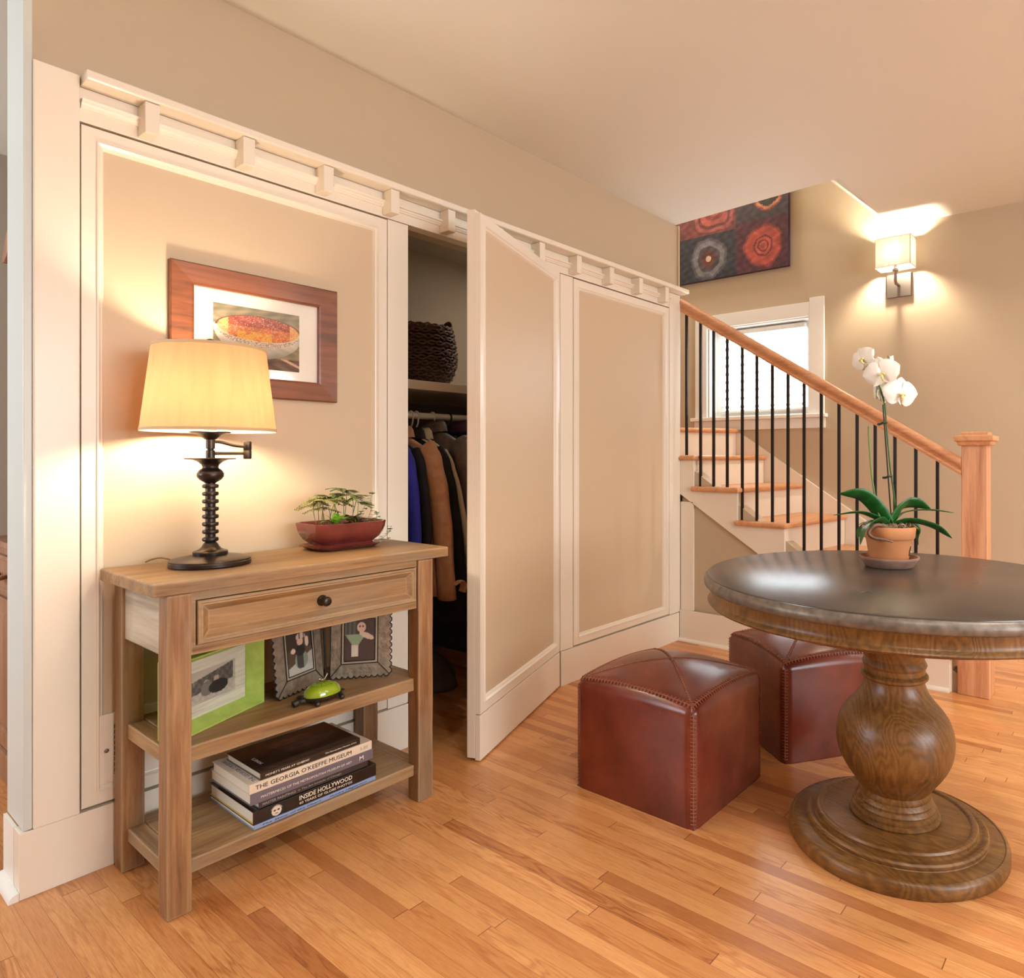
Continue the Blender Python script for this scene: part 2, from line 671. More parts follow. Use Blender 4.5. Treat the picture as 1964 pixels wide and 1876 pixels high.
box(b, 3.365, 3.38, D + 0.001, 3.4, 1.9, HC)          # side of the closet towards the stair
box(b, 3.2, 3.365, D + 0.02, 3.4, 0, HC)
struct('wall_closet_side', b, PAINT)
# upper part of the panelled wall and its core behind the fixed panels
b = new()
box(b, 0.442, 3.365, D + 0.012, D + 0.15, 2.035, HC)
box(b, 0.442, 1.516, D + 0.05, D + 0.15, 0, 2.035)
box(b, 2.345, 3.365, D + 0.05, D + 0.15, 0, 2.035)
box(b, 1.516, 2.345, D + 0.05, D + 0.15, 1.96, 2.035)
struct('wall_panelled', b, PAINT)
b = new()
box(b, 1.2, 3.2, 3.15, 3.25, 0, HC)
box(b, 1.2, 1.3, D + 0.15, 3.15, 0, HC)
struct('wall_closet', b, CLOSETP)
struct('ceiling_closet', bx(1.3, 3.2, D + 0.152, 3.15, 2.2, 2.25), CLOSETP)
struct('wall_hall_far', bx(-1.9, 3.1, 4.08, 4.2, 0, HC), TAUPE)
struct('wall_hall_side', bx(1.1, 1.19, D + 0.152, 4.08, 0, HC), TAUPE)


def wall_with_hole(name, axis, p, t, a0, a1, h0, h1, z0, z1, mat):
    b = new()
    def q(u0, u1, v0, v1):
        if axis == 'x':
            box(b, p, p + t, u0, u1, v0, v1)
        else:
            box(b, u0, u1, p, p + t, v0, v1)
    q(a0, h0, 0, HC)
    q(h1, a1, 0, HC)
    q(h0, h1, 0, z0)
    q(h0, h1, z1, HC)
    return struct(name, b, mat)


wall_with_hole('wall_left', 'x', -1.9, 0.1, -3.8, 4.2, 2.5, 3.9, 0.8, 2.1, TAUPE)
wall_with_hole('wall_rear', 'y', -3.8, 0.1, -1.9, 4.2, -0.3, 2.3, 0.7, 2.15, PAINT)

# ---- trim of the panelled wall
struct('trim_1', bx(0.424, 0.4415, D - 0.004, D + 0.155, 0.166, HC), JAMB, bevel=0.002)          # end of the wall
struct('trim_2', bx(0.4416, 0.5335, D - 0.012, D + 0.05, 0.166, 2.056), TRIM, bevel=0.003)          # left pilaster
struct('trim_3', bx(1.43, 1.5155, D, D + 0.05, 0.166, 1.94), TRIM, bevel=0.0015)
struct('trim_4', bx(2.345, 2.434, D, D + 0.05, 0.166, 1.94), TRIM, bevel=0.0015)
struct('trim_5', bx(3.267, 3.3815, D - 0.002, D + 0.05, 0.166, 2.03), TRIM, bevel=0.003)
struct('trim_6', bx(0.5345, 3.266, D, D + 0.05, 1.943, 2.031), TRIM, bevel=0.0015)                 # frieze board
# shelf-like crown with bed moulding and brackets
crown = thing('trim_7', None, None, (0.535, D, 1.94), kind='structure')
b = new()
prism(b, [(D, 2.031), (D - 0.04, 2.031), (D - 0.058, 2.033), (D - 0.062, 2.036), (D - 0.062, 2.053), (D - 0.06, 2.056), (D + 0.012, 2.056)], 'x', 0.536, 3.385)
mesh('crown_shelf', b, TRIM, crown, bevel=0.0015)
b = new()
prism(b, [(D, 1.976), (D - 0.007, 1.976), (D - 0.009, 1.981), (D - 0.012, 1.983), (D - 0.013, 1.988), (D - 0.019, 1.991), (D - 0.020, 1.997), (D, 2.0)], 'x', 0.5365, 3.262)
mesh('bed_moulding', b, TRIM, crown)
for k in range(11):
    x = 0.6625 + 0.2485 * k
    mesh('bracket', bx(x, x + 0.034, D - 0.055, D - 0.0005, 1.948, 2.0305), TRIM, crown, bevel=0.002)

# ---- baseboards
struct('baseboard_left', bx(0.417, 1.5145, D - 0.003, D + 0.05, 0, 0.163), TRIM, bevel=0.0015)
struct('baseboard_right', bx(2.347, 3.3695, D - 0.003, D + 0.05, 0, 0.163), TRIM, bevel=0.0015)
b = new()
box(b, 0.4165, 0.4235, D + 0.051, D + 0.155, 0, 0.163)
struct('baseboard_end', b, WHITE)


def quarter_round(name, p0, p1, out, r=0.018, mat=TRIM):
    """shoe moulding from p0 to p1 on the floor, bulging towards 'out'"""
    p0, p1, out = Vector(p0), Vector(p1), Vector(out)
    prof = [Vector((0, 0, 0))] + [out * (r * math.cos(a)) + Vector((0, 0, r * math.sin(a))) for a in [PI / 2 * k / 6 for k in range(7)]]
    b = new()
    loft(b, [[p0 + q for q in prof], [p1 + q for q in prof]])
    return struct(name, b, mat)


quarter_round('baseboard_shoe_end', (0.4165, D - 0.003, 0), (0.4165, D + 0.155, 0), (-1, 0, 0), 0.02, WHITE)

# ------------------------------------------------------------------ the three panelled doors
DOORPROF = [(0, 0), (0.031, 0), (0.0325, 0.003), (0.0355, 0.0035), (0.038, 0.0005), (0.0415, -0.003), (0.045, -0.004), (0.0475, -0.0085), (0.050, -0.0125), (0.052, -0.0125)]


def panel_door(name, x0, x1, z0, z1, t=0.035):
    """panel door standing in the plane y=0 of its own frame; front looks to -y, x from x0 to x1"""
    fn = lambda u, v, h: Vector((u, -h, v))
    b = new()
    frame(b, x0, x1, z0, z1, DOORPROF[:2], fn)                     # stiles and rails, front
    for (a0, a1, c0, c1) in ((x0, x1, z0, z0 + 0.031), (x0, x1, z1 - 0.031, z1), (x0, x0 + 0.031, z0 + 0.031, z1 - 0.031), (x1 - 0.031, x1, z0 + 0.031, z1 - 0.031)):
        box(b, a0, a1, 0.0004, t, c0, c1)
    return b, fn


def closed_door(n, x0, x1):
    dr = thing('door_%d' % n, None, None, (x0, D, 0.17), kind='structure')
    b, fn = panel_door('', 0, x1 - x0, 0.002, 1.766)
    mesh('door_frame', b, TRIM, dr, world=False)
    b = new()
    frame(b, 0, x1 - x0, 0.002, 1.766, DOORPROF[1:], fn)
    mesh('panel_moulding', b, TRIM, dr, world=False)
    mesh('panel', box(new(), 0.045, x1 - x0 - 0.045, 0.0124, 0.03, 0.048, 1.72), PAINT_PANEL, dr, world=False)
    return dr


closed_door(1, 0.539, 1.4265)
closed_door(3, 2.438, 3.2635)
# the door that stands open, hinged on its right
ang = math.atan2(0.3849658, 0.92293084)
dr = thing('door_2', None, None, (2.3415, D - 0.001, 0.0), ang, kind='structure')
L = 0.812
b, fn = panel_door('', -L, -0.003, 0.170, 1.942, 0.0203)
mesh('door_frame', b, TRIM, dr, world=False)
b = new()
frame(b, -L, -0.003, 0.170, 1.942, DOORPROF[1:], fn)
mesh('panel_moulding', b, TRIM, dr, world=False)
mesh('panel', box(new(), -L + 0.045, -0.048, 0.0124, 0.02, 0.216, 1.896), PAINT_PANEL, dr, world=False)
mesh('kick_board', box(new(), -L, -0.003, 0.0, 0.0205, 0.006, 0.165), TRIM, dr, world=False, bevel=0.0015)
mesh('door_back', box(new(), -L, -0.02, 0.0205, 0.052, 0.012, 1.956), TRIM, dr, world=False, bevel=0.002)

# ------------------------------------------------------------------ staircase
RZ, RUN = 0.1815, 0.283
st = thing('staircase', 'white painted stair with natural oak treads climbing behind the iron balusters', 'staircase', (XS, 0.64, 0))
b = new()                                   # side of the stair below the string
prism(b, [(0.675, 0), (D - 0.004, 0), (D - 0.004, 1.05), (0.675, 0.085)], 'x', XS + 0.018, XS + 0.1)
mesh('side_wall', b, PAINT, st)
NY = [0.672, 0.92, 1.205, 1.492, 1.774, 2.06]      # nosings of the treads, measured
b = new()                                   # cut string: follows the treads above, a straight slope below
pts = []
for k in range(6):
    y = NY[k] + 0.022
    pts.append((y, RZ * k if k else 0.0))
    pts.append((y, RZ * (k + 1) - 0.031))
pts.append((D - 0.0005, RZ * 6 - 0.031))
pts += [(D - 0.0005, 0.86), (1.07, 0.18), (1.07, 0.0)]
prism(b, pts, 'x', XS, XS + 0.0175)
mesh('string_board', b, TRIM, st)
mesh('corner_board', bx(XS, XS + 0.0175, 2.083, D - 0.004, 0.18, 0.815), TRIM, st)
for k in range(7):
    z = RZ * (k + 1)
    if k < 6:
        y0 = NY[k]
        y1 = NY[k + 1] + 0.03 if k < 5 else 3.0
        sk = [0.0, 0.03, 0.05, 0.062, 0.07, 0.09][k]
        q = [(XS - 0.025, y0), (XW - 0.022, y0 - sk), (XW - 0.022, y1), (XS - 0.025, y1)]
        if k == 5:
            q = [(XS - 0.025, y0), (XW - 0.022, y0 - sk), (XW - 0.022, 3.0), (XS + 0.01, 3.0), (XS + 0.01, D - 0.004), (XS - 0.025, D - 0.004)]
        b = new()
        prism(b, q, 'z', z - 0.03, z)
        mesh('tread', b, OAK_X, st, bevel=0.0135, bseg=4)
        b = new()
        prism(b, [(XS + 0.019, y0 + 0.022), (XW - 0.024, y0 - sk + 0.022), (XW - 0.024, y0 - sk + 0.04), (XS + 0.019, y0 + 0.04)], 'z', z - RZ + 0.0005, z - 0.0305)
        mesh('riser', b, TRIM, st)
    else:                                   # first winder of the turn
        b = new()
        prism(b, [(XS + 0.01, 2.56), (XW - 0.022, 2.17), (XW - 0.022, 3.2), (XS + 0.01, 3.2)], 'z', z - 0.03, z)
        mesh('tread', b, OAK_X, st, bevel=0.0135, bseg=4)
        b = new()
        prism(b, [(XS + 0.012, 2.59), (XW - 0.024, 2.20), (XW - 0.024, 2.22), (XS + 0.012, 2.61)], 'z', z - RZ + 0.0005, z - 0.0305)
        mesh('riser', b, TRIM, st)
b = new()                                   # wall string along the far wall
sl = 0.648
prism(b, [(0.72, 0.0), (0.72, 0.30), (2.16, 0.30 + 1.44 * sl), (2.25, 1.262), (3.2, 1.262), (3.2, 0)], 'x', XW - 0.02, XW - 0.0005)
mesh('wall_string', b, TRIM, st)

struct('baseboard_stair', bx(XS - 0.012, XS - 0.0005, 0.7, D - 0.004, 0, 0.18), TRIM, bevel=0.002)
quarter_round('baseboard_shoe_stair', (XS - 0.0125, 0.7, 0), (XS - 0.0125, D - 0.004, 0), (-1, 0, 0), 0.018)
struct('baseboard_far', bx(XW - 0.014, XW - 0.0005, -3.69, 0.7, 0, 0.165), TRIM, bevel=0.002)

# ---- newel and railing
nw = thing('newel_post', 'square oak newel post with stepped cap at the foot of the stair', 'newel post', (3.43, 0.602, 0))
X0, X1, Y0, Y1 = 3.385, 3.488, 0.55, 0.655
mesh('post', bx(X0, X1, Y0, Y1, 0.43, 1.155), OAK_Z, nw, bevel=0.003)
mesh('plinth', bx(X0 - 0.014, X1 + 0.014, Y0 - 0.014, Y1 + 0.014, 0, 0.43), OAK_Z, nw, bevel=0.004)
b = new()
c0 = ((X0 + X1) / 2, (Y0 + Y1) / 2)
def sq(r, z):
    return [(c0[0] - r, c0[1] - r, z), (c0[0] + r, c0[1] - r, z), (c0[0] + r, c0[1] + r, z), (c0[0] - r, c0[1] + r, z)]
loft(b, [sq(r, z) for r, z in ((0.052, 1.13), (0.062, 1.1305), (0.066, 1.134), (0.068, 1.146), (0.070, 1.149), (0.078, 1.151), (0.080, 1.154), (0.080, 1.171), (0.078, 1.174), (0.055, 1.178), (0.055, 1.190), (0.052, 1.192))])
mesh('cap', b, OAK_X, nw)
rl = thing('stair_railing', 'oak handrail on slim square dark iron balusters beside the stair', 'railing', (3.43, 0.66, 0))
XB = 3.405
ry = lambda y: 1.037 + (y - 0.66) * 0.6225         # centre line of the rail
b = new()
prof = [(-0.022, -0.036), (0.022, -0.036), (0.024, -0.026), (0.019, -0.018), (0.021, -0.008), (0.030, 0.002), (0.032, 0.014), (0.027, 0.026), (0.015, 0.034), (0.0, 0.036),
        (-0.015, 0.034), (-0.027, 0.026), (-0.032, 0.014), (-0.030, 0.002), (-0.021, -0.008), (-0.019, -0.018), (-0.024, -0.026)]
loft(b, [[(XB + p[0], y, ry(y) + p[1] * 1.1) for p in prof] for y in (0.6555, D + 0.003)])
mesh('handrail', b, OAK_Y, rl, smooth=True)
BY = [2.14, 2.044, 1.957, 1.869, 1.774, 1.685, 1.593, 1.503, 1.413, 1.32, 1.227, 1.135, 1.046, 0.952, 0.856, 0.76]
bar = None
for y in BY:
    k = sum(1 for q in NY if q < y)
    zb = RZ * k
    b = new()
    h = 0.0066
    box(b, XB - h, XB + h, y - h, y + h, zb, ry(y) - 0.036)
    mesh('baluster', b, BLACKIRON, rl)

# ------------------------------------------------------------------ stair window, its trim, the blind and the sky behind
wn = thing('window_1', None, None, (XW, 2.05, 1.33), kind='structure')
mesh('casing', bx(XW - 0.02, XW - 0.0005, 1.585, 1.68, 1.353, 2.09), WHITE, wn, bevel=0.002)
mesh('casing', bx(XW - 0.02, XW - 0.0005, 2.43, 2.525, 1.353, 2.09), WHITE, wn, bevel=0.002)
mesh('casing', bx(XW - 0.017, XW - 0.0005, 1.6805, 2.4295, 1.975, 2.065), WHITE, wn, bevel=0.002)
mesh('window_sill', bx(XW - 0.05, XW + 0.1, 1.567, 2.55, 1.328, 1.352), WHITE, wn, bevel=0.004)
mesh('apron', bx(XW - 0.018, XW - 0.0005, 1.58, 2.535, 1.262, 1.3275), WHITE, wn, bevel=0.002)
b = new()
frame(b, 1.6855, 2.4245, 1.353, 1.9745, [(0, 0.10), (0, 0.0), (0.055, 0.0), (0.055, 0.03)], lambda u, v, h: Vector((XW + 0.1 + h, u, v)))
mesh('sash', b, WHITE, wn)
mesh('jamb', frame(new(), 1.6852, 2.4248, 1.3525, 1.9748, [(0, -0.0995), (0.008, -0.0995), (0.008, 0.0)], lambda u, v, h: Vector((XW + 0.1 + h, u, v))), WHITE, wn)
mesh('glass_pane', bx(XW + 0.128, XW + 0.131, 1.73, 2.38, 1.40, 1.93), GLASS, wn)
bl = thing('window_blind', 'white slatted blind hanging inside the bright stair window', 'blind', (XW + 0.08, 2.05, 1.93))
b = new()
for k in range(9):
    z = 1.425 + 0.058 * k
    prism(b, [(XW + 0.060, z + 0.006), (XW + 0.061, z + 0.0085), (XW + 0.091, z - 0.005), (XW + 0.09, z - 0.0075)], 'y', 1.745, 2.365)
mesh('slats', b, WHITE, bl)
mesh('headrail', bx(XW + 0.055, XW + 0.097, 1.742, 2.368, 1.925, 1.955), WHITE, bl, bevel=0.002)
mesh('bottom_rail', bx(XW + 0.058, XW + 0.094, 1.745, 2.365, 1.385, 1.397), WHITE, bl, bevel=0.002)

# ------------------------------------------------------------------ painting above the stair
def P_paint(u, v):
    y, z = PY0 + (1 - u) * PWID, PZ0 + v * PHGT       # u runs to the right in the picture
    r = random.random() * 14 - 7
    n = math.sin(y * 90 + math.sin(z * 60) * 2) * 5 + math.sin(z * 140 + y * 40) * 4
    def ring(cy_, cz, rad, sq=1.0):
        dy, dz = abs(y - cy_) / rad, abs(z - cz) / rad
        e = 2.0 if sq == 1 else 3.2
        th = math.atan2(z - cz, y - cy_)
        wob_ = 1 + 0.035 * math.sin(3 * th + cy_ * 40) + 0.025 * math.sin(7 * th + cz * 30) + random.uniform(-0.035, 0.035)
        return (dy ** e + dz ** e) ** (1 / e) * wob_
    right = y < 2.19
    top = z > 2.655 - (0.03 if not right else 0.0)
    if right:
        base = (66, 56, 66) if top else (84, 34, 52)
    else:
        base = (120, 62, 62) if top else (44, 46, 62)
    c = list(base)
    def band(q, stops):
        for a, bcol in stops:
            if q < a:
                return list(bcol)
        return None
    hit = band(ring(1.99, 2.475, 0.125), [(0.14, (150, 72, 60)), (0.24, (196, 84, 66)), (0.32, (120, 40, 42)), (0.46, (204, 92, 72)), (0.56, (112, 40, 44)), (1.0, (190, 80, 66)), (1.12, (140, 56, 56))])
    hit = hit or band(ring(2.405, 2.46, 0.135), [(0.16, (226, 196, 170)), (0.42, (104, 50, 46)), (0.66, (78, 68, 76)), (0.92, (128, 126, 130)), (1.06, (92, 90, 98))])
    hit = hit or band(ring(1.955, 2.82, 0.11), [(0.3, (44, 62, 40)), (0.78, (48, 50, 38)), (0.94, (226, 150, 110)), (1.05, (160, 84, 68))])
    hit = hit or band(ring(2.36, 2.79, 0.15, 2), [(0.26, (188, 104, 78)), (0.46, (150, 64, 58)), (0.7, (184, 92, 86)), (0.84, (110, 52, 54)), (1.0, (170, 92, 88))])
    hit = hit or band(ring(1.96, 3.1, 0.13), [(0.4, (200, 120, 70)), (0.8, (80, 50, 70)), (1.0, (190, 90, 70))])
    hit = hit or band(ring(2.4, 3.12, 0.13), [(0.4, (60, 70, 90)), (0.8, (170, 90, 70)), (1.0, (60, 50, 60))])
    c = hit or c
    k = 1 + 0.10 * math.sin(y * 33) * math.sin(z * 41)
    return [q * 0.86 * k + r * 1.2 + n * 1.3 for q in c]


PY0, PWID, PZ0, PHGT = 1.815, 0.88, 2.315, 0.72
pt = thing('painting', 'large dark canvas of ringed circles in squares, cut off by the ceiling edge', 'painting', (XW - 0.035, PY0 + PWID / 2, PZ0))
mesh('canvas', bx(XW - 0.038, XW - 0.001, PY0, PY0 + PWID, PZ0, PZ0 + PHGT), plain('canvas_edge', lin(60, 40, 60), 0.6), pt, bevel=0.004)
art('painted_face', PWID, PHGT, 200, 200, P_paint, pt, Matrix(((0, 0, -1, XW - 0.0386), (-1, 0, 0, PY0 + PWID), (0, 1, 0, PZ0), (0, 0, 0, 1))), PRINT_OIL)

# ------------------------------------------------------------------ sconce
sc = thing('wall_sconce', 'lit wall sconce with square white shade on a brushed metal plate', 'wall light', (XW, 1.134, 2.02))
mesh('back_plate', bx(XW - 0.016, XW - 0.0005, 1.066, 1.203, 2.018, 2.153), NICKEL, sc, bevel=0.0015)
b = new()
tube(b, [(XW - 0.016, 1.134, 2.085), (XW - 0.075, 1.134, 2.085), (XW - 0.085, 1.134, 2.10), (XW - 0.085, 1.134, 2.158)], 0.0085, 8)
lathe(b, [(0.001, 0.0), (0.018, 0), (0.018, 0.012), (0.009, 0.016), (0.009, 0.05), (0.001, 0.05)], (XW - 0.085, 1.134), 16, z0=2.155)
mesh('arm', b, NICKEL, sc)
b = new()
ys0, ys1, xs0, xs1, zs0, zs1 = 1.037, 1.231, XW - 0.145, XW - 0.025, 2.172, 2.338
for q in ((xs0, xs0 + 0.0015, ys0, ys1), (xs1 - 0.0015, xs1, ys0, ys1), (xs0 + 0.0015, xs1 - 0.0015, ys0, ys0 + 0.0015), (xs0 + 0.0015, xs1 - 0.0015, ys1 - 0.0015, ys1)):
    box(b, *q, zs0, zs1)
mesh('shade', b, SCONCE_SHADE, sc)
b = new()
for xx in (xs0, xs1):
    for yy in (ys0, ys1):
        box(b, xx - 0.0015, xx + 0.0015, yy - 0.0015, yy + 0.0015, zs0, zs1)
for zz in (zs0, zs1):
    for xx in (xs0, xs1):
        box(b, xx - 0.0015, xx + 0.0015, ys0, ys1, zz - 0.0015, zz + 0.0015)
    for yy in (ys0, ys1):
        box(b, xs0, xs1, yy - 0.0015, yy + 0.0015, zz - 0.0015, zz + 0.0015)
mesh('shade_wires', b, SHADE_TRIM, sc)
b = new()
lathe(b, [(0.001, -0.03), (0.011, -0.03), (0.012, -0.005), (0.022, 0.02), (0.024, 0.035), (0.017, 0.052), (0.001, 0.06)], (XW - 0.085, 1.134), 16, z0=2.235)
mesh('bulb', b, BULB2, sc, smooth=True)


def lamp(name, loc, power, r, col=WARM):
    l = bpy.data.lights.new(name, 'POINT')
    l.energy = power
    l.color = col
    l.shadow_soft_size = r
    o = bpy.data.objects.new(name, l)
    o.location = loc
    C.objects.link(o)
    return o



# ------------------------------------------------------------------ downlights in the ceiling
for k, (x, y) in enumerate(CAN):
    cl = thing('ceiling_downlight', 'round recessed downlight in the white ceiling, out of the picture', 'ceiling light', (x, y, HC), group='recessed ceiling downlights')
    b = new()
    lathe(b, [(0.052, -0.001), (0.075, -0.001), (0.078, -0.004), (0.076, -0.007), (0.056, -0.006), (0.052, -0.002)], (x, y), 32, z0=HC, cap=False)
    mesh('trim_ring', b, WHITE, cl)
    mesh('lens', lathe(new(), [(0.001, -0.0025), (0.051, -0.0025), (0.051, -0.0005), (0.001, -0.0005)], (x, y), 32, z0=HC), CANLENS, cl)
    area('downlight', (x, y, HC - 0.01), 0.13, CANPOW, WARM_CAN, spread=math.radians(150))

for k, (x, y, h_) in enumerate(((1.7, -2.9, 1.75), (3.3, -2.5, 1.75))):  # invented lamps, added out of view to brighten ceiling and walls
    tl = thing('fill_floor_lamp', ['added torchiere fill lamp, unseen behind the viewer', 'added torchiere fill lamp, unseen in the far corner behind the viewer'][k], 'lamp', (x, y, 0))
    mesh('base', lathe(new(), [(0.001, 0), (0.13, 0), (0.135, 0.008), (0.12, 0.02), (0.02, 0.03), (0.001, 0.03)], (x, y), 40), BRONZE, tl, smooth=True)
    mesh('pole', lathe(new(), [(0.001, 0.03), (0.012, 0.03), (0.012, h_ - 0.1), (0.03, h_ - 0.09), (0.001, h_ - 0.088)], (x, y), 20), BRONZE, tl, smooth=True)
    mesh('bowl_shade', lathe(new(), [(0.012, h_ - 0.086), (0.08, h_ - 0.07), (0.14, h_ - 0.03), (0.17, h_ + 0.03), (0.167, h_ + 0.03), (0.137, h_ - 0.025), (0.078, h_ - 0.065), (0.012, h_ - 0.082)], (x, y), 40, cap=False), SCONCE_SHADE, tl, smooth=True)
    lamp('fill_floor_lamp_light', (x, y, h_ + 0.05), (30, 30)[k], 0.07, (1, 0.97, 0.91))

cf = thing('closet_fill_light', 'added round fill light on the closet ceiling, hidden by the open door', 'ceiling light', (2.72, 2.50, 2.2))  # unseen fixture, added to brighten the closet interior
mesh('housing', lathe(new(), [(0.001, -0.02), (0.06, -0.02), (0.065, -0.012), (0.065, -0.0005), (0.001, -0.0005)], (2.72, 2.50), 28, z0=2.2), WHITE, cf, smooth=True)
area('closet_fill_lamp', (2.72, 2.50, 2.175), 0.10, 4.5, (1, 0.88, 0.72))
# ------------------------------------------------------------------ console table
ct = thing('console_table', 'weathered pine console table with one drawer and two open shelves', 'console table', (0.98, 1.975, 0))
YF, YB = 1.795, 2.155
wob = random.Random(3)


def plank(x0, x1, y0, y1, z0, z1, n=14, a=0.0012, ax='x'):
    """board whose long edges are slightly hand-worn"""
    b = new()
    loops = []
    for i in range(n + 1):
        t = i / n
        j = [wob.uniform(-a, a) for _ in range(4)]
        if ax == 'x':
            x = x0 + (x1 - x0) * t
            loops.append([(x, y0 + j[0], z0), (x, y1, z0), (x, y1, z1), (x, y0 + j[1], z1 - abs(j[2]) * 0.5)])
        else:
            z = z0 + (z1 - z0) * t
            loops.append([(x0 + j[0], y0 + j[1], z), (x1 + j[2], y0 + j[1], z), (x1 + j[2], y1, z), (x0 + j[0], y1, z)])
    return loft(b, loops)


mesh('tabletop', plank(0.574, 1.402, YF - 0.006, YB + 0.004, 0.757, 0.789), PINE_X, ct, bevel=0.005, bseg=3)
for (x0, x1) in ((0.605, 0.657), (1.291, 1.345)):
    mesh('leg', plank(x0, x1, YF, YF + 0.055, 0, 0.7565, 10, 0.0008, 'z'), PINE_Z, ct, bevel=0.004, bseg=3)
    mesh('leg', plank(x0, x1, YB - 0.055, YB, 0, 0.7565, 10, 0.0008, 'z'), PINE_Z, ct, bevel=0.004, bseg=3)
mesh('side_apron', bx(0.612, 0.634, YF + 0.056, YB - 0.056, 0.607, 0.7565), PINE_SIDE, ct, bevel=0.002)
mesh('side_apron', bx(1.311, 1.333, YF + 0.056, YB - 0.056, 0.607, 0.7565), PINE_SIDE, ct, bevel=0.002)
mesh('rear_apron', bx(0.658, 1.290, YB - 0.03, YB - 0.008, 0.607, 0.7565), PINE_X, ct, bevel=0.002)
b = new()
box(b, 0.6575, 1.2905, YF + 0.010, YF + 0.03, 0.7355, 0.7565)
box(b, 0.6575, 1.2905, YF + 0.010, YF + 0.03, 0.6055, 0.6275)
box(b, 0.6575, 0.669, YF + 0.010, YF + 0.03, 0.6275, 0.7355)
box(b, 1.286, 1.2905, YF + 0.010, YF + 0.03, 0.6275, 0.7355)
mesh('front_rail', b, PINE_X, ct, bevel=0.0015)
dw = mesh('drawer', frame(new(), 0.6705, 1.2848, 0.629, 0.7340, [(0, -0.02), (0, 0.004), (0.002, 0.006), (0.006, 0.006), (0.009, 0.003), (0.012, 0.003), (0.028, -0.008), (0.030, -0.008)],
          lambda u, v, h: Vector((u, YF + 0.008 - h, v)), fill=True), PINE_X, ct)
b = new()
Mk = Matrix.Translation((0.987, YF + 0.0158, 0.681)) @ Matrix.Rotation(PI / 2, 4, 'X')
lathe(b, [(0.001, -0.004), (0.014, -0.002), (0.015, 0.001), (0.012, 0.004), (0.007, 0.006), (0.0055, 0.014), (0.008, 0.018), (0.0125, 0.021), (0.0135, 0.025), (0.012, 0.029), (0.006, 0.031), (0.001, 0.0315)], (0, 0), 24, M=Mk)
mesh('knob', b, BRONZE, dw, smooth='all')
for z0, z1 in ((0.345, 0.385), (0.078, 0.113)):
    mesh('shelf', plank(0.6475, 1.3005, YF + 0.028, YB - 0.012, z0, z1) if False else plank(0.6575, 1.2905, YF + 0.022, YB - 0.012, z0, z1), PINE_X, ct, bevel=0.004, bseg=3)
    mesh('shelf_rail', plank(0.618, 0.6565, YF + 0.0555, YB - 0.0555, z0, z1 - 0.001), PINE_Y, ct, bevel=0.003)
    mesh('shelf_rail', plank(1.2915, 1.33, YF + 0.0555, YB - 0.0555, z0, z1 - 0.001), PINE_Y, ct, bevel=0.003)
ZT = 0.7895

# ------------------------------------------------------------------ table lamp
LX, LY = 0.775, 1.996
lp = thing('table_lamp', 'lit swing-arm table lamp with ribbed dark bronze column and cream oval shade', 'lamp', (LX, LY, ZT))
b = lathe(new(), [(0.001, 0), (0.975, 0.0), (1.0, 0.003), (1.0, 0.011), (0.985, 0.0125), (0.985, 0.016), (0.93, 0.019), (0.5, 0.027), (0.30, 0.029), (0.001, 0.029)], (LX, LY), 64, 0.097, 0.097, ZT)
mesh('base', b, BRONZE, lp, smooth=True)
pr = [(0.001, 0.026), (0.046, 0.026), (0.0475, 0.029), (0.0475, 0.036), (0.045, 0.038), (0.040, 0.039), (0.030, 0.043), (0.024, 0.049), (0.020, 0.056), (0.016, 0.060)]
z = 0.0685
for k in range(8):
    zc = z + 0.0204 * k
    pr += [(0.014, zc - 0.0062), (0.0205, zc - 0.005), (0.0225, zc - 0.002), (0.0225, zc + 0.002), (0.0205, zc + 0.005), (0.014, zc + 0.0062)]
pr += [(0.014, 0.2195), (0.018, 0.222), (0.030, 0.229), (0.0365, 0.237), (0.037, 0.245), (0.031, 0.254), (0.023, 0.259), (0.0215, 0.263), (0.024, 0.269), (0.034, 0.277), (0.047, 0.2825), (0.068, 0.2835), (0.070, 0.285), (0.068, 0.287), (0.012, 0.287), (0.001, 0.287)]
mesh('column', lathe(new(), pr, (LX, LY), 40, 0.87, 0.87, z0=ZT), BRONZE, lp, smooth=True)
b = new()
lathe(b, [(0.001, 0.286), (0.0125, 0.286), (0.0125, 0.307), (0.009, 0.3085), (0.009, 0.311), (0.0125, 0.3125), (0.0125, 0.336), (0.017, 0.338), (0.020, 0.341), (0.034, 0.349), (0.055, 0.3545), (0.057, 0.357), (0.054, 0.3585), (0.012, 0.354), (0.001, 0.354)], (LX, LY), 32, 0.87, 0.87, z0=ZT)
mesh('socket_cup', b, BRONZE, lp, smooth=True)
b = new()
jx, jy = LX + 0.092, LY - 0.006
lathe(b, [(0.001, 0.284), (0.0095, 0.284), (0.0105, 0.287), (0.0105, 0.306), (0.0098, 0.307), (0.0098, 0.309), (0.0105, 0.310), (0.0105, 0.330), (0.0095, 0.333), (0.001, 0.333)], (jx, jy), 20, z0=ZT)
tube(b, [(LX, LY, ZT + 0.2995), (jx, jy, ZT + 0.2995)], 0.0042, 10)
tube(b, spline([(LX, LY, ZT + 0.331), (LX + 0.025, LY - 0.002, ZT + 0.330), (LX + 0.06, LY - 0.004, ZT + 0.321), (jx, jy, ZT + 0.3185)], 6), 0.0042, 10)
mesh('swing_arm', b, BRONZE, lp, smooth=True)
mesh('candle_sleeve', lathe(new(), [(0.001, 0.354), (0.0145, 0.354), (0.0145, 0.392), (0.001, 0.392)], (LX, LY), 20, z0=ZT), WHITE, lp, smooth=True)
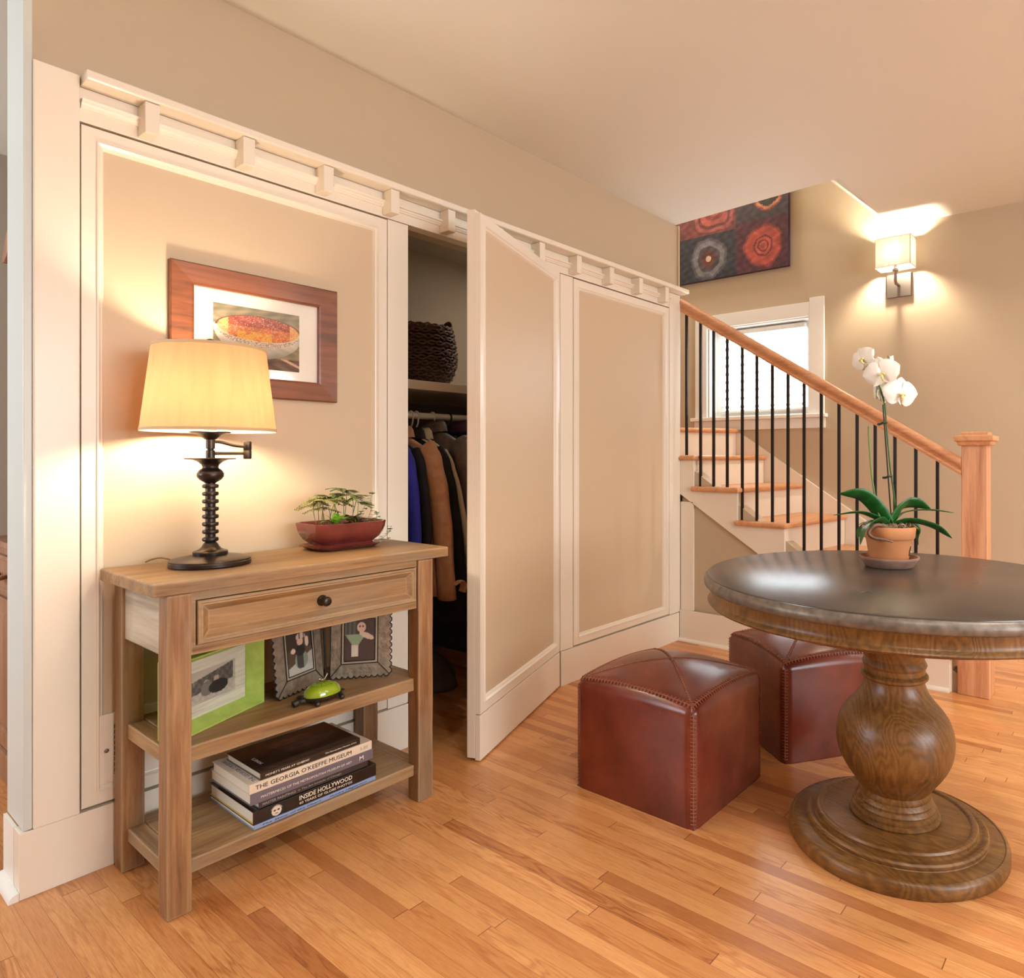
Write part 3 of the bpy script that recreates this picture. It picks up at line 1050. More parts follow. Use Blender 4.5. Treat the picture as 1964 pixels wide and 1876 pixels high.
mesh('bulb', lathe(new(), [(0.001, 0.392), (0.013, 0.392), (0.016, 0.405), (0.028, 0.43), (0.031, 0.447), (0.026, 0.465), (0.012, 0.477), (0.001, 0.48)], (LX, LY), 24, z0=ZT), BULB, lp, smooth=True)
SHX, SHY = LX + 0.0, LY
zb, zt = ZT + 0.358, ZT + 0.585


def oval(a, c, z, n=72):
    return [(SHX + a * math.cos(2 * PI * i / n), SHY + c * math.sin(2 * PI * i / n), z) for i in range(n)]


A0, B0, A1, B1 = 0.158, 0.160, 0.132, 0.134
b = new()
loft(b, [oval(A0, B0, zb), oval(A1, B1, zt)], cap0=False, cap1=False)
mesh('shade', b, SHADE, lp, smooth='all')
for (t0, t1) in ((0.0, 0.035), (0.968, 1.0)):
    b = new()
    f = lambda t, o: oval(A0 + (A1 - A0) * t + o, B0 + (B1 - B0) * t + o, zb + (zt - zb) * t)
    loft(b, [f(t0, 0.0012), f(t1, 0.0012), f(t1, -0.0012), f(t0, -0.0012)], ring=True)
    mesh('shade_binding', b, SHADE_TRIM, lp, smooth=True)
b = new()
tube(b, [(LX, LY, ZT + 0.478), (LX, LY, zt + 0.010)], 0.002, 6)
for k in range(3):
    a = 2 * PI * k / 3 + 0.5
    tube(b, [(SHX, SHY, zt - 0.004), (SHX + A1 * 0.995 * math.cos(a), SHY + B1 * 0.995 * math.sin(a), zt - 0.004)], 0.0013, 6)
mesh('spider', b, BRONZE, lp)
mesh('finial', lathe(new(), [(0.001, -0.004), (0.010, -0.003), (0.014, 0.004), (0.013, 0.011), (0.008, 0.015), (0.001, 0.017)], (LX, LY), 20, z0=zt + 0.006), BRONZE, lp, smooth='all')
mesh('cord', tube(new(), spline([(LX - 0.05, LY + 0.085, ZT + 0.006), (LX - 0.075, LY + 0.115, ZT + 0.016), (LX - 0.09, LY + 0.14, ZT + 0.012), (LX - 0.10, LY + 0.158, ZT + 0.004)], 6), 0.0022, 8), plain('lamp_cord', lin(150, 120, 70), 0.5), lp, smooth=True)

# ------------------------------------------------------------------ framed still life on the left panel
pf = thing('framed_picture', 'print of a bowl in wide reddish wood frame on the panelled door above the lamp', 'picture', (0.985, D + 0.016, 1.26))
fx0, fx1, fz0, fz1 = 0.7375, 1.2325, 1.2625, 1.637
YP = D + 0.016
fprof = [(0, 0), (0, 0.022), (0.003, 0.024), (0.055, 0.020), (0.0615, 0.018), (0.0615, 0.006)]
fw = frame(new(), fx0, fx1, fz0, fz1, fprof, lambda u, v, h: Vector((u, YP - h, v)))
mesh('frame', fw, FRAME_X, pf)
mesh('mat_board', bx(fx0 + 0.06, fx1 - 0.06, YP - 0.0062, YP - 0.0005, fz0 + 0.06, fz1 - 0.06), plain('mat_board', lin(238, 232, 220), 0.7, coat=1.0), pf)


def P_bowl(u, v):
    x, y = u - 0.52, v - 0.66            # centre of the bowl's rim
    n = math.sin(u * 23 + math.sin(v * 17) * 3) * math.sin(v * 19 + u * 9)
    m = math.sin(u * 71 + math.sin(v * 53) * 4) * math.sin(v * 67 + u * 31)
    r = random.random()
    e = (x / 0.50) ** 2 + (y / 0.22) ** 2
    bg = (132 + 22 * n, 120 + 18 * n, 92 + 14 * n)
    if v < 0.20:
        bg = (92 + 26 * n, 70 + 20 * n, 56 + 16 * n)
        if abs(math.sin((u * 1.1 + v * 1.9) * 5)) < 0.22 and u > 0.4:
            bg = (200, 166, 138)
    if e < 1:
        q = m * 0.6 + n * 0.6
        if y > 0.02 and abs(x) < 0.36:
            c = (166 + 40 * q, 70 + 26 * q, 46 + 18 * q)
        elif q > 0.35:
            c = (218, 112, 64)
        elif y < -0.06 and abs(x + 0.06) < 0.2:
            c = (228, 172 + 20 * q, 62)
        else:
            c = (206 + 26 * q, 120 + 30 * q, 58)
        if abs(x) > 0.36:
            c = (222, 160 + 24 * q, 92)
        if r > 0.94:
            c = (236, 218, 196)
        if e > 0.90:
            c = (104, 58, 36) if y > 0 else (214, 200, 176)
        return c
    if y < 0 and (x / 0.50) ** 2 + (y / 0.30) ** 2 < 1:
        return (222, 212, 196) if r > 0.5 else (150 + 30 * m, 118, 90)
    if y < 0.02 and (x / 0.515) ** 2 + ((y + 0.02) / 0.47) ** 2 < 1:
        sh = max(0.0, -y - 0.22) * 1.3 + max(0, x - 0.1) * 0.25
        k = 1 - sh
        return ((214 + 14 * n) * k, (206 + 12 * n) * k, (186 + 10 * n) * k)
    return bg


art('print', 0.257, 0.1835, 170, 124, P_bowl, pf, Matrix(((1, 0, 0, 0.8535), (0, 0, -1, YP - 0.0068), (0, 1, 0, 1.3535), (0, 0, 0, 1))), PRINT_GLASS)

# ------------------------------------------------------------------ bonsai planter on the console
GLZ = plain('oxblood_glaze', lin(118, 52, 46), 0.2, var=0.22, vscale=14, coat=0.25)


def cham(cx_, cy_, a, c, k, z):
    return [(cx_ - a + k, cy_ - c, z), (cx_ + a - k, cy_ - c, z), (cx_ + a, cy_ - c + k, z), (cx_ + a, cy_ + c - k, z),
            (cx_ + a - k, cy_ + c, z), (cx_ - a + k, cy_ + c, z), (cx_ - a, cy_ + c - k, z), (cx_ - a, cy_ - c + k, z)]


PX, PY = 1.175, 2.035
ps = new()
loft(ps, [cham(PX, PY, a, a - 0.034, k, ZT + z) for a, k, z in ((0.088, 0.02, 0.0), (0.094, 0.022, 0.0015), (0.112, 0.026, 0.0135), (0.113, 0.026, 0.0155), (0.110, 0.025, 0.0155), (0.094, 0.02, 0.006), (0.06, 0.01, 0.0055))])
tag(mesh('planter_saucer', ps, GLZ, smooth=True), 'shallow dark red glazed saucer under the plant trough', 'saucer')
pl = thing('planter', 'oxblood glazed trough of mixed small houseplants on the console table', 'planter', (PX, PY, ZT + 0.0062))
b = new()
loft(b, [cham(PX, PY, a, a - 0.034, k, ZT + 0.0062 + z) for a, k, z in ((0.086, 0.02, 0.0), (0.092, 0.021, 0.001), (0.093, 0.021, 0.008), (0.088, 0.02, 0.013), (0.093, 0.021, 0.017), (0.103, 0.024, 0.026), (0.111, 0.025, 0.040), (0.1165, 0.026, 0.057), (0.119, 0.026, 0.074), (0.1185, 0.026, 0.078),
    (0.113, 0.024, 0.078), (0.111, 0.023, 0.072), (0.104, 0.022, 0.055), (0.05, 0.015, 0.05))])
mesh('trough', b, GLZ, pl, smooth=True)
SOIL = plain('soil', lin(80, 56, 40), 0.9, bump=(80, 1.0, 0.01), var=0.4, vscale=60)
zs_ = ZT + 0.066
b = new()
loft(b, [cham(PX, PY, 0.1085, 0.0745, 0.022, zs_), cham(PX, PY, 0.09, 0.056, 0.02, zs_ + 0.006), cham(PX, PY, 0.03, 0.02, 0.008, zs_ + 0.009)], cap0=False)
mesh('soil', b, SOIL, pl, smooth=True)


def leaf_mat(name, a, c):
    t = NT(name)
    t.l(t.ramp(t.noise(t.coord(), 40, 3, 0.3), [(0.3, a), (0.7, c)]), t.b.inputs['Base Color'])
    t.set(Roughness=0.38)
    t.b.inputs['Subsurface Weight'].default_value = 0.0
    return t.m


FERN = leaf_mat('dusty_fern_leaf', lin(98, 100, 48), lin(150, 146, 84))
LIME = leaf_mat('lime_green_leaf', lin(112, 176, 36), lin(160, 214, 74))
IVY = leaf_mat('ivy_leaf', lin(72, 112, 44), lin(142, 160, 84))
OLIVE = leaf_mat('olive_brown_leaf', lin(92, 72, 38), lin(120, 104, 50))
ORCH = leaf_mat('orchid_leaf', lin(22, 74, 26), lin(38, 106, 38))
STEM = plain('plant_stem', lin(130, 118, 70), 0.6)


def leaf(bm, base, d, L_, w, droop=0.3, seg=6, up=(0, 0, 1), fold=0.15, shape=0.5):
    """curved leaf blade with a folded midrib"""
    d = Vector(d).normalized()
    up = Vector(up)
    side = d.cross(up)
    side = side.normalized() if side.length > 1e-4 else Vector((1, 0, 0))
    prev = None
    for i in range(seg + 1):
        t = i / seg
        ww = w * (math.sin(PI * min(1, t ** shape * 0.98 + 0.02)) if t < 1 else 0.0) + 0.0002
        p = Vector(base) + d * (L_ * t) - Vector((0, 0, 1)) * (droop * L_ * t * t)
        n = side.cross(d)
        a = bm.verts.new(p - side * ww + n * ww * fold)
        m_ = bm.verts.new(p)
        c = bm.verts.new(p + side * ww + n * ww * fold)
        if prev:
            bm.faces.new((prev[0], prev[1], m_, a))
            bm.faces.new((prev[1], prev[2], c, m_))
        prev = (a, m_, c)
    return bm


def compound(bm, base, top, n=9, spread=0.02, Lf=0.014, wf=0.0035, rnd=None):
    """fern-like spray at the end of a stem"""
    rnd = rnd or random
    tube(bm, spline([base, (Vector(base) + Vector(top)) / 2 + Vector((rnd.uniform(-.004, .004), rnd.uniform(-.004, .004), 0.004)), top], 4), 0.0011, 5)
    for q in range(rnd.randint(3, 5)):
        a = rnd.uniform(0, 2 * PI)
        dd = Vector((math.cos(a), math.sin(a) * 0.8, rnd.uniform(-0.1, 0.5))).normalized()
        ln = rnd.uniform(0.7, 1.2) * spread * 2
        end = Vector(top) + dd * ln - Vector((0, 0, ln * 0.45))
        tube(bm, [top, (Vector(top) + end) / 2 + Vector((0, 0, 0.003)), end], 0.0006, 4)
        for i in range(n):
            t = (i + 1) / n
            p = Vector(top).lerp(end, t) + Vector((0, 0, 0.003 * math.sin(PI * t)))
            for s_ in (-1, 1):
                sd = dd.cross(Vector((0, 0, 1))).normalized() * s_ + dd * 0.5 + Vector((0, 0, -0.2))
                leaf(bm, p, sd, Lf * (1 - 0.4 * t), wf, 0.3, 3)


R1 = random.Random(11)
zq = zs_ + 0.006
b = new()
for (bx_, by_, tx_, ty_, tz_) in ((1.105, 2.02, 1.095, 2.005, 0.948), (1.10, 2.04, 1.075, 2.0, 0.938), (1.12, 2.06, 1.13, 2.06, 0.952), (1.115, 2.01, 1.145, 2.02, 0.945), (1.10, 2.0, 1.082, 1.985, 0.925), (1.13, 2.02, 1.12, 2.03, 0.955), (1.11, 2.07, 1.10, 2.07, 0.945)):
    compound(b, (bx_, by_, zq), (tx_, ty_, tz_), 7, 0.024, 0.019, 0.0050, R1)
mesh('drooping_fern', b, FERN, pl, smooth='all')
b = new()
for (bx_, by_, tx_, ty_, tz_) in ((1.21, 2.0, 1.205, 1.99, 0.935), (1.17, 2.05, 1.155, 2.05, 0.955), (1.20, 2.02, 1.19, 2.0, 0.96), (1.18, 2.03, 1.175, 2.03, 0.978), (1.19, 2.05, 1.20, 2.05, 0.972), (1.20, 2.03, 1.225, 2.03, 0.952), (1.185, 2.06, 1.16, 2.07, 0.962)):
    compound(b, (bx_, by_, zq), (tx_, ty_, tz_), 7, 0.022, 0.017, 0.0052, R1)
mesh('tall_fern', b, leaf_mat('green_fern_leaf', lin(64, 88, 36), lin(128, 140, 76)), pl, smooth='all')
b = new()
for k, (a, el, L_) in enumerate(((-0.2, 0.5, 0.055), (2.6, 0.9, 0.050), (3.3, 0.25, 0.05), (0.9, 1.1, 0.048), (1.8, 1.5, 0.05), (-1.2, 0.6, 0.035), (5.4, 0.35, 0.05), (4.0, 0.4, 0.045), (4.4, 0.8, 0.045), (0.25, 0.75, 0.052))):
    d = Vector((math.cos(a) * math.cos(el), math.sin(a) * math.cos(el) * 0.7, math.sin(el)))
    leaf(b, (1.125 + 0.006 * math.cos(a), 1.985 + 0.004 * math.sin(a), zq + 0.012), Vector((d.x, d.y, d.z + 0.35)), L_ * 1.2, 0.0115, 0.45, 8)
mesh('lime_green_plant', b, LIME, pl, smooth='all')
b = new()
for k in range(60):
    a = R1.uniform(0, 2 * PI)
    el = R1.uniform(0.1, 1.0)
    d = Vector((math.cos(a) * math.cos(el), math.sin(a) * math.cos(el), math.sin(el)))
    leaf(b, (1.205 + R1.uniform(-.02, .02), 2.02 + R1.uniform(-.02, .02), zq + R1.uniform(0, .02)), d, R1.uniform(0.025, 0.055), 0.0085, 0.4, 5)
mesh('olive_leaved_plant', b, OLIVE, pl, smooth='all')


def ivy(bm, pts, n, w=0.0095, rnd=R1):
    P = spline(pts, 8)
    tube(bm, P, 0.0007, 5)
    for i in range(n):
        p = P[int((i + 0.5) / n * (len(P) - 1))]
        a = rnd.uniform(0, 2 * PI)
        leaf(bm, p, (math.cos(a), math.sin(a), rnd.uniform(-0.2, 0.6)), rnd.uniform(0.013, 0.018), w, 0.2, 5, shape=0.6)


b = new()
ivy(b, [(1.245, 2.02, zq), (1.26, 2.01, 0.90), (1.255, 2.0, 0.94), (1.262, 2.0, 0.966)], 13)
ivy(b, [(1.235, 2.04, zq), (1.235, 2.03, 0.89), (1.25, 2.02, 0.925)], 9)
ivy(b, [(1.25, 2.0, zq), (1.27, 1.99, 0.885), (1.262, 1.985, 0.905)], 7)
mesh('upright_ivy', b, IVY, pl, smooth='all')
b = new()
ivy(b, [(1.275, 2.08, zq + 0.005), (1.30, 2.08, 0.862), (1.305, 2.08, 0.81), (1.33, 2.075, 0.7945), (1.37, 2.065, 0.798)], 10)
ivy(b, [(1.34, 2.075, 0.796), (1.365, 2.065, 0.82), (1.37, 2.06, 0.842)], 9)
mesh('trailing_ivy', b, IVY, pl, smooth='all')

# ------------------------------------------------------------------ green frame on the upper shelf
ZS = 0.3853
gf = thing('photo_frame', 'chunky lime green and whitewashed frame with a black-and-white photo on the shelf', 'photo frame', (0.6475, 1.8606, ZS), math.radians(24.6))
LIMEP = plain('lime_green_frame_paint', lin(168, 190, 92), 0.5, var=0.12, vscale=40, bump=(60, 0.3, 0.001))
WASH = wood('whitewashed_wood', lin(150, 146, 130), lin(200, 196, 180), lin(214, 210, 196), 'X', rough=0.7)
gW, gH = 0.287, 0.192
fnl = lambda u, v, h: Vector((u, 0.02 - h, v))
mesh('outer_frame', frame(new(), 0, gW, 0, gH, [(0, -0.036), (0, 0.02), (0.004, 0.02), (0.026, -0.026), (0.026, -0.036)], fnl, fill=True), LIMEP, gf, world=False)
mesh('inner_frame', frame(new(), 0.0265, gW - 0.0265, 0.0205, gH - 0.0205, [(0, -0.034), (0, -0.020), (0.002, -0.019), (0.033, -0.022), (0.035, -0.028)], fnl), WASH, gf, world=False)


def P_hill(u, v):
    n = math.sin(u * 47 + math.sin(v * 39) * 2) * math.sin(v * 61 + u * 13)
    if v > 0.62 + 0.35 * u:
        return (176, 168, 160)
    for (cx_, cy_, rw, rh, c) in ((0.70, 0.30, 0.20, 0.22, (30, 26, 26)), (0.66, 0.58, 0.055, 0.09, (168, 150, 140)), (0.47, 0.34, 0.12, 0.24, (112, 104, 98)), (0.46, 0.55, 0.05, 0.08, (172, 156, 146))):
        if ((u - cx_) / rw) ** 2 + ((v - cy_) / rh) ** 2 < 1:
            return c
    if v < 0.22 + 0.18 * u:
        return (168 + 14 * n, 160 + 14 * n, 150 + 12 * n)
    return (86 + 24 * n, 80 + 22 * n, 76 + 20 * n)


Mg = MW[gf] @ Matrix(((1, 0, 0, 0.0615), (0, 0, -1, 0.0482), (0, 1, 0, 0.0555), (0, 0, 0, 1)))
art('photo', gW - 0.123, gH - 0.111, 60, 40, P_hill, gf, Mg, PRINT_GLASS)

# ------------------------------------------------------------------ hinged tin double frame
TIN = plain('embossed_tin', lin(150, 138, 122), 0.42, 0.55, bump=(110, 0.8, 0.002), var=0.3, vscale=50)
SOLDER = plain('dark_solder', lin(28, 24, 22), 0.5, 0.3)
PEWTER = plain('pale_tin_border', lin(176, 166, 142), 0.4, 0.4)
tf = thing('double_photo_frame', 'hinged scalloped tin frame holding two baby photos on the shelf', 'photo frame', (1.108, 2.005, ZS))


def P_helmet(u, v):
    if ((u - 0.56) / 0.2) ** 2 + ((v - 0.80) / 0.11) ** 2 < 1 and v > 0.78:
        return (198, 184, 170) if int(u * 18) % 3 else (120, 96, 84)
    if ((u - 0.53) / 0.13) ** 2 + ((v - 0.72) / 0.09) ** 2 < 1:
        return (214, 178, 156)
    if ((u - 0.80) / 0.08) ** 2 + ((v - 0.68) / 0.12) ** 2 < 1 or ((u - 0.24) / 0.09) ** 2 + ((v - 0.54) / 0.06) ** 2 < 1:
        return (214, 190, 170)
    if ((u - 0.52) / 0.2) ** 2 + ((v - 0.52) / 0.13) ** 2 < 1:
        return (36, 30, 34)
    if ((u - 0.55) / 0.26) ** 2 + ((v - 0.30) / 0.2) ** 2 < 1:
        return (62, 58, 56) if abs(u - 0.5) < 0.14 else (128, 142, 122)
    if v < 0.16 + 0.3 * u:
        return (176, 172, 162)
    return (84, 62, 48) if v < 0.55 else (58, 42, 34)


def P_baby(u, v):
    if ((u - 0.55) / 0.14) ** 2 + ((v - 0.80) / 0.12) ** 2 < 1:
        if ((u - 0.50) ** 2 + (v - 0.82) ** 2) < 0.0006 or ((u - 0.60) ** 2 + (v - 0.82) ** 2) < 0.0006:
            return (60, 40, 34)
        return (222, 184, 158)
    if ((u - 0.72) / 0.24) ** 2 + ((v - 0.60 + 0.3 * (u - 0.7)) / 0.07) ** 2 < 1:
        return (214, 188, 164)
    if abs(u - 0.36) < 0.12 + 0.9 * (v - 0.40) and 0.38 < v < 0.64:
        return (142, 160, 128)
    if abs(u - 0.33) < 0.11 and 0.10 < v < 0.40:
        return (208, 196, 176)
    if v > 0.6 and u < 0.4:
        return (58, 62, 58) if int(u * 14) % 2 else (88, 88, 80)
    return (62, 36, 28)


def tin_leaf(name, p, adir, wd, hg, fnp, flip=False):
    """one scalloped leaf standing on the shelf, from the hinge p along direction adir"""
    ax = Vector((math.cos(adir), math.sin(adir), 0))
    nx_ = Vector((-ax.y, ax.x, 0))
    if nx_.dot(Vector((0, -1, 0))) < 0:
        nx_ = -nx_
    tilt = 0.10
    upv = (Vector((0, 0, 1)) - nx_ * tilt).normalized()
    M = lambda u, v, h: Vector(p) + ax * u + upv * v + nx_ * h
    # scalloped outline
    out = []
    def sc_edge(a, bb, n, o):
        a, bb, o = Vector(a), Vector(bb), Vector(o)
        for i in range(n):
            for k in range(6):
                t = (i + k / 6) / n
                out.append(a.lerp(bb, t) + o * (0.007 * abs(math.sin(PI * (t * n))) ** 0.7))
    u0 = 0.008
    sc_edge((u0, 0.007, 0), (wd, 0.007, 0), 10, (0, -1, 0))
    sc_edge((wd, 0.007, 0), (wd, hg, 0), 11, (1, 0, 0))
    sc_edge((wd, hg, 0), (u0, hg, 0), 10, (0, 1, 0))
    out.append(Vector((u0, hg, 0)))
    b_ = new()
    loft(b_, [[M(q.x, q.y, -0.0015) for q in out], [M(q.x, q.y, 0.0015) for q in out]])
    leafo = mesh(name, b_, TIN, tf)
    b_ = new()
    tube(b_, [M(q.x, q.y, 0.0) for q in out[::2]] + [M(out[0].x, out[0].y, 0)], 0.0022, 6)
    iu0, iu1, iv0, iv1 = u0 + 0.032, wd - 0.035, 0.045, hg - 0.035
    c4 = [(iu0, iv0), (iu1, iv0), (iu1, iv1), (iu0, iv1)]
    o4 = [(u0, 0.007), (wd, 0.007), (wd, hg), (u0, hg)]
    for i in range(4):
        tube(b_, [M(*c4[i], 0.003), M(*c4[(i + 1) % 4], 0.003)], 0.0015, 6)
        tube(b_, [M(*c4[i], 0.003), M(*o4[i], 0.002)], 0.0012, 6)
    g = 0.008
    d4 = [(iu0 + g, iv0 + g), (iu1 - g, iv0 + g), (iu1 - g, iv1 - g), (iu0 + g, iv1 - g)]
    for i in range(4):
        tube(b_, [M(*d4[i], 0.0035), M(*d4[(i + 1) % 4], 0.0035)], 0.0013, 6)
    mesh('solder_line', b_, SOLDER, leafo)
    b_ = new()
    frame(b_, iu0, iu1, iv0, iv1, [(0, 0.0016), (0, 0.003), (g, 0.003), (g, 0.0016)], M)
    mesh('inner_border', b_, PEWTER, leafo)
    uu = ax
    if flip:
        Mx = Matrix(((-ax.x, upv.x, nx_.x, 0), (-ax.y, upv.y, nx_.y, 0), (-ax.z, upv.z, nx_.z, 0), (0, 0, 0, 1)))
        org = M(iu1 - g, iv0 + g, 0.0024)
    else:
        Mx = Matrix(((ax.x, upv.x, nx_.x, 0), (ax.y, upv.y, nx_.y, 0), (ax.z, upv.z, nx_.z, 0), (0, 0, 0, 1)))
        org = M(iu0 + g, iv0 + g, 0.0024)
    Mx = Matrix.Translation(org) @ Mx
    art('photo', iu1 - iu0 - 2 * g, iv1 - iv0 - 2 * g, 50, 70, fnp, leafo, Mx, PRINT_GLASS)


tin_leaf('left_leaf', (1.108, 2.012, ZS + 0.001), math.radians(180 + 20), 0.188, 0.225, P_helmet, True)
tin_leaf('right_leaf', (1.112, 2.010, ZS + 0.001), math.radians(-38), 0.182, 0.225, P_baby)
mesh('hinge', tube(new(), [(1.110, 2.014, ZS + 0.004), (1.110, 2.032, ZS + 0.22)], 0.003, 8), SOLDER, tf)

# ------------------------------------------------------------------ turtle dish
tt = thing('turtle_dish', 'glossy lime green ceramic turtle dish with dark metal body on the shelf', 'dish', (1.018, 1.868, ZS), math.radians(4))
tt.scale = (0.84, 0.84, 0.84)
GLG = plain('lime_green_glaze', lin(146, 170, 28), 0.06, coat=1.0)
DKB = plain('dark_cast_metal', lin(62, 54, 48), 0.45, 0.5, bump=(120, 0.7, 0.002))
b = new()
lathe(b, [(1.0, 0.019), (0.995, 0.024), (0.96, 0.033), (0.88, 0.042), (0.72, 0.050), (0.5, 0.0555), (0.25, 0.0585), (0.001, 0.059)], (0, 0), 40, 0.064, 0.048)
mesh('shell', b, GLG, tt, world=False, smooth='all')
b = new()
def shz(x, y, o=0.0):
    r = min(1.0, math.hypot(x / 0.064, y / 0.048))
    return 0.019 + 0.040 * math.sqrt(max(0.0, 1 - r ** 2.3)) + o
for ring_ in ((0.02, 6), (0.042, 6)):
    pts = [(ring_[0] * math.cos(PI * k / 3), ring_[0] * 0.75 * math.sin(PI * k / 3)) for k in range(7)]
    for i in range(6):
        P = [Vector(pts[i]).lerp(Vector(pts[i + 1]), t / 4) for t in range(5)]
        tube(b, [(p.x, p.y, shz(p.x, p.y, 0.0002)) for p in P], 0.0012, 5)
for k in range(6):
    P = [(r_ * math.cos(PI * k / 3), r_ * 0.75 * math.sin(PI * k / 3)) for r_ in (0.02, 0.027, 0.035, 0.042)]
    tube(b, [(p[0], p[1], shz(p[0], p[1], 0.0002)) for p in P], 0.0012, 5)
mesh('shell_ribs', b, plain('deep_green_glaze', lin(104, 128, 20), 0.1, coat=1.0), tt, world=False, smooth='all')
b = new()
lathe(b, [(0.001, 0.004), (0.7, 0.004), (0.95, 0.010), (1.06, 0.017), (1.07, 0.020), (1.0, 0.022), (0.9, 0.021), (0.001, 0.021)], (0, 0), 36, 0.064, 0.048)
mesh('body', b, DKB, tt, world=False, smooth=True)
b = new()
tube(b, spline([(-0.055, 0, 0.014), (-0.072, 0, 0.014), (-0.088, 0, 0.0145), (-0.100, 0, 0.013), (-0.106, 0, 0.0115)], 4), [0.010] * 4 + [0.009] * 4 + [0.0115] * 4 + [0.011] * 3 + [0.007, 0.002], 12)
mesh('head', b, DKB, tt, world=False, smooth='all')
for (x, y, a) in ((-0.045, -0.048, 0.3), (0.045, -0.048, -0.2), (-0.045, 0.048, 0), (0.045, 0.048, 0)):
    b = new()
    sgn = 1 if y > 0 else -1
    tube(b, spline([(x, y * 0.75, 0.011), (x - 0.003, y, 0.010), (x - 0.006, y + 0.008 * sgn, 0.008), (x - 0.008, y + 0.013 * sgn, 0.007)], 4), [0.007] * 4 + [0.008] * 4 + [0.0078] * 3 + [0.006, 0.002], 10)
    mesh('foot', b, DKB, tt, world=False, smooth='all')
b = new()
tube(b, [(0.06, 0, 0.014), (0.078, 0, 0.012), (0.086, 0, 0.010)], [0.006, 0.004, 0.001], 8)
mesh('tail', b, DKB, tt, world=False, smooth='all')
b = new()
tube(b, spline([(-0.016, 0, 0.070), (-0.010, 0, 0.0715), (-0.002, 0, 0.067), (0.006, 0, 0.066), (0.014, 0, 0.074), (0.020, 0, 0.084)], 4), [0.0012, 0.002, 0.0035, 0.004] + [0.0042] * 4 + [0.005] * 4 + [0.0045, 0.004, 0.0035, 0.003] + [0.0025] * 4 + [0.001], 8)
tube(b, [(0.0, 0, 0.0585), (0.0, 0, 0.064)], 0.0015, 6)
mesh('bird_finial', b, plain('pewter_bird', lin(170, 160, 140), 0.25, 0.8), tt, world=False, smooth='all')

# ------------------------------------------------------------------ stack of art books on the lower shelf
PAPER = plain('book_pages', lin(226, 218, 200), 0.8, bump=(400, 0.4, 0.001))


def book(label, x0, x1, y0, y1, z0, z1, col, rough=0.25, page=PAPER, rot=0.0, cov=0.0016, coat=0.5, board=None):
    o = thing('book', label, 'book', ((x0 + x1) / 2, (y0 + y1) / 2, z0), rot, 'art books stacked on the lower shelf')
    w, d, h = (x1 - x0) / 2, (y1 - y0) / 2, z1 - z0
    m = plain('dust_jacket', col, rough, coat=coat)
    b_ = new()
    # jacket: a folded C, spine towards -y
    prism(b_, [(-d + 0.0015, 0), (d, 0), (d, cov), (-d + cov + 0.001, cov), (-d + cov + 0.001, h - cov), (d, h - cov), (d, h), (-d + 0.0015, h), (-d, h - 0.0015), (-d, 0.0015)], 'x', -w, w)
    mesh('cover', b_, m, o, world=False)
    mesh('pages', box(new(), -w + 0.003, w - 0.003, -d + 0.0035, d - 0.004, cov + 0.0001, h - cov - 0.0001), page, o, world=False)
    return o


def spine_M(x, z, y):
    return Matrix(((1, 0, 0, x), (0, 0, -1, y), (0, 1, 0, z), (0, 0, 0, 1)))


INK = plain('black_ink', lin(28, 24, 24), 0.6)
LET = plain('white_lettering', lin(226, 218, 204), 0.5)
GLET = plain('grey_lettering', lin(158, 150, 150), 0.5)
BINK = plain('slate_blue_ink', lin(92, 98, 124), 0.5)
YS_ = 1.824
k1 = book('slim pale blue book at the very bottom of the stack, handwritten spine', 0.812, 1.160, YS_, 2.10, 0.1135, 0.1255, lin(136, 158, 200), cov=0.0012)
text('lettering', 'The Story of the Heart', 0.0052, 0.16, INK, k1, spine_M(0.832, 0.117, YS_ - 0.0003), shear=0.3)
text('lettering', 'Sandra Magsamen', 0.0048, 0.115, INK, k1, spine_M(1.015, 0.117, YS_ - 0.0003), shear=0.3)
YEL = plain('yellow_endpaper', lin(206, 172, 84), 0.6)
k2 = book('thick black book lettered INSIDE HOLLYWOOD with a face on its spine', 0.810, 1.162, YS_ + 0.001, 2.09, 0.1258, 0.1605, lin(24, 20, 20), cov=0.002)
mesh('endpaper', bx(0.8102, 0.8125, YS_ + 0.004, 2.088, 0.1282, 0.1302), YEL, k2)
mesh('endpaper', bx(0.8102, 0.8125, YS_ + 0.004, YS_ + 0.0062, 0.1302, 0.158), YEL, k2)
text('lettering', 'INSIDE HOLLYWOOD', 0.0125, 0.155, LET, k2, spine_M(0.930, 0.1435, YS_ + 0.0006), bold=0.01)
text('lettering', '60 YEARS OF GLOBE PHOTOS', 0.0065, 0.155, LET, k2, spine_M(0.930, 0.1325, YS_ + 0.0006))


def P_face(u, v):
    f = ((u - 0.5) / 0.34) ** 2 + ((v - 0.45) / 0.42) ** 2
    if f < 1:
        for ex in (0.38, 0.62):
            if ((u - ex) / 0.09) ** 2 + ((v - 0.52) / 0.07) ** 2 < 1:
                return (40, 34, 32)
        if ((u - 0.5) / 0.12) ** 2 + ((v - 0.24) / 0.04) ** 2 < 1:
            return (110, 70, 62)
        return (214, 200, 184)
    if f < 1.5 and v > 0.6:
        return (150, 138, 124)
    return (26, 22, 22)


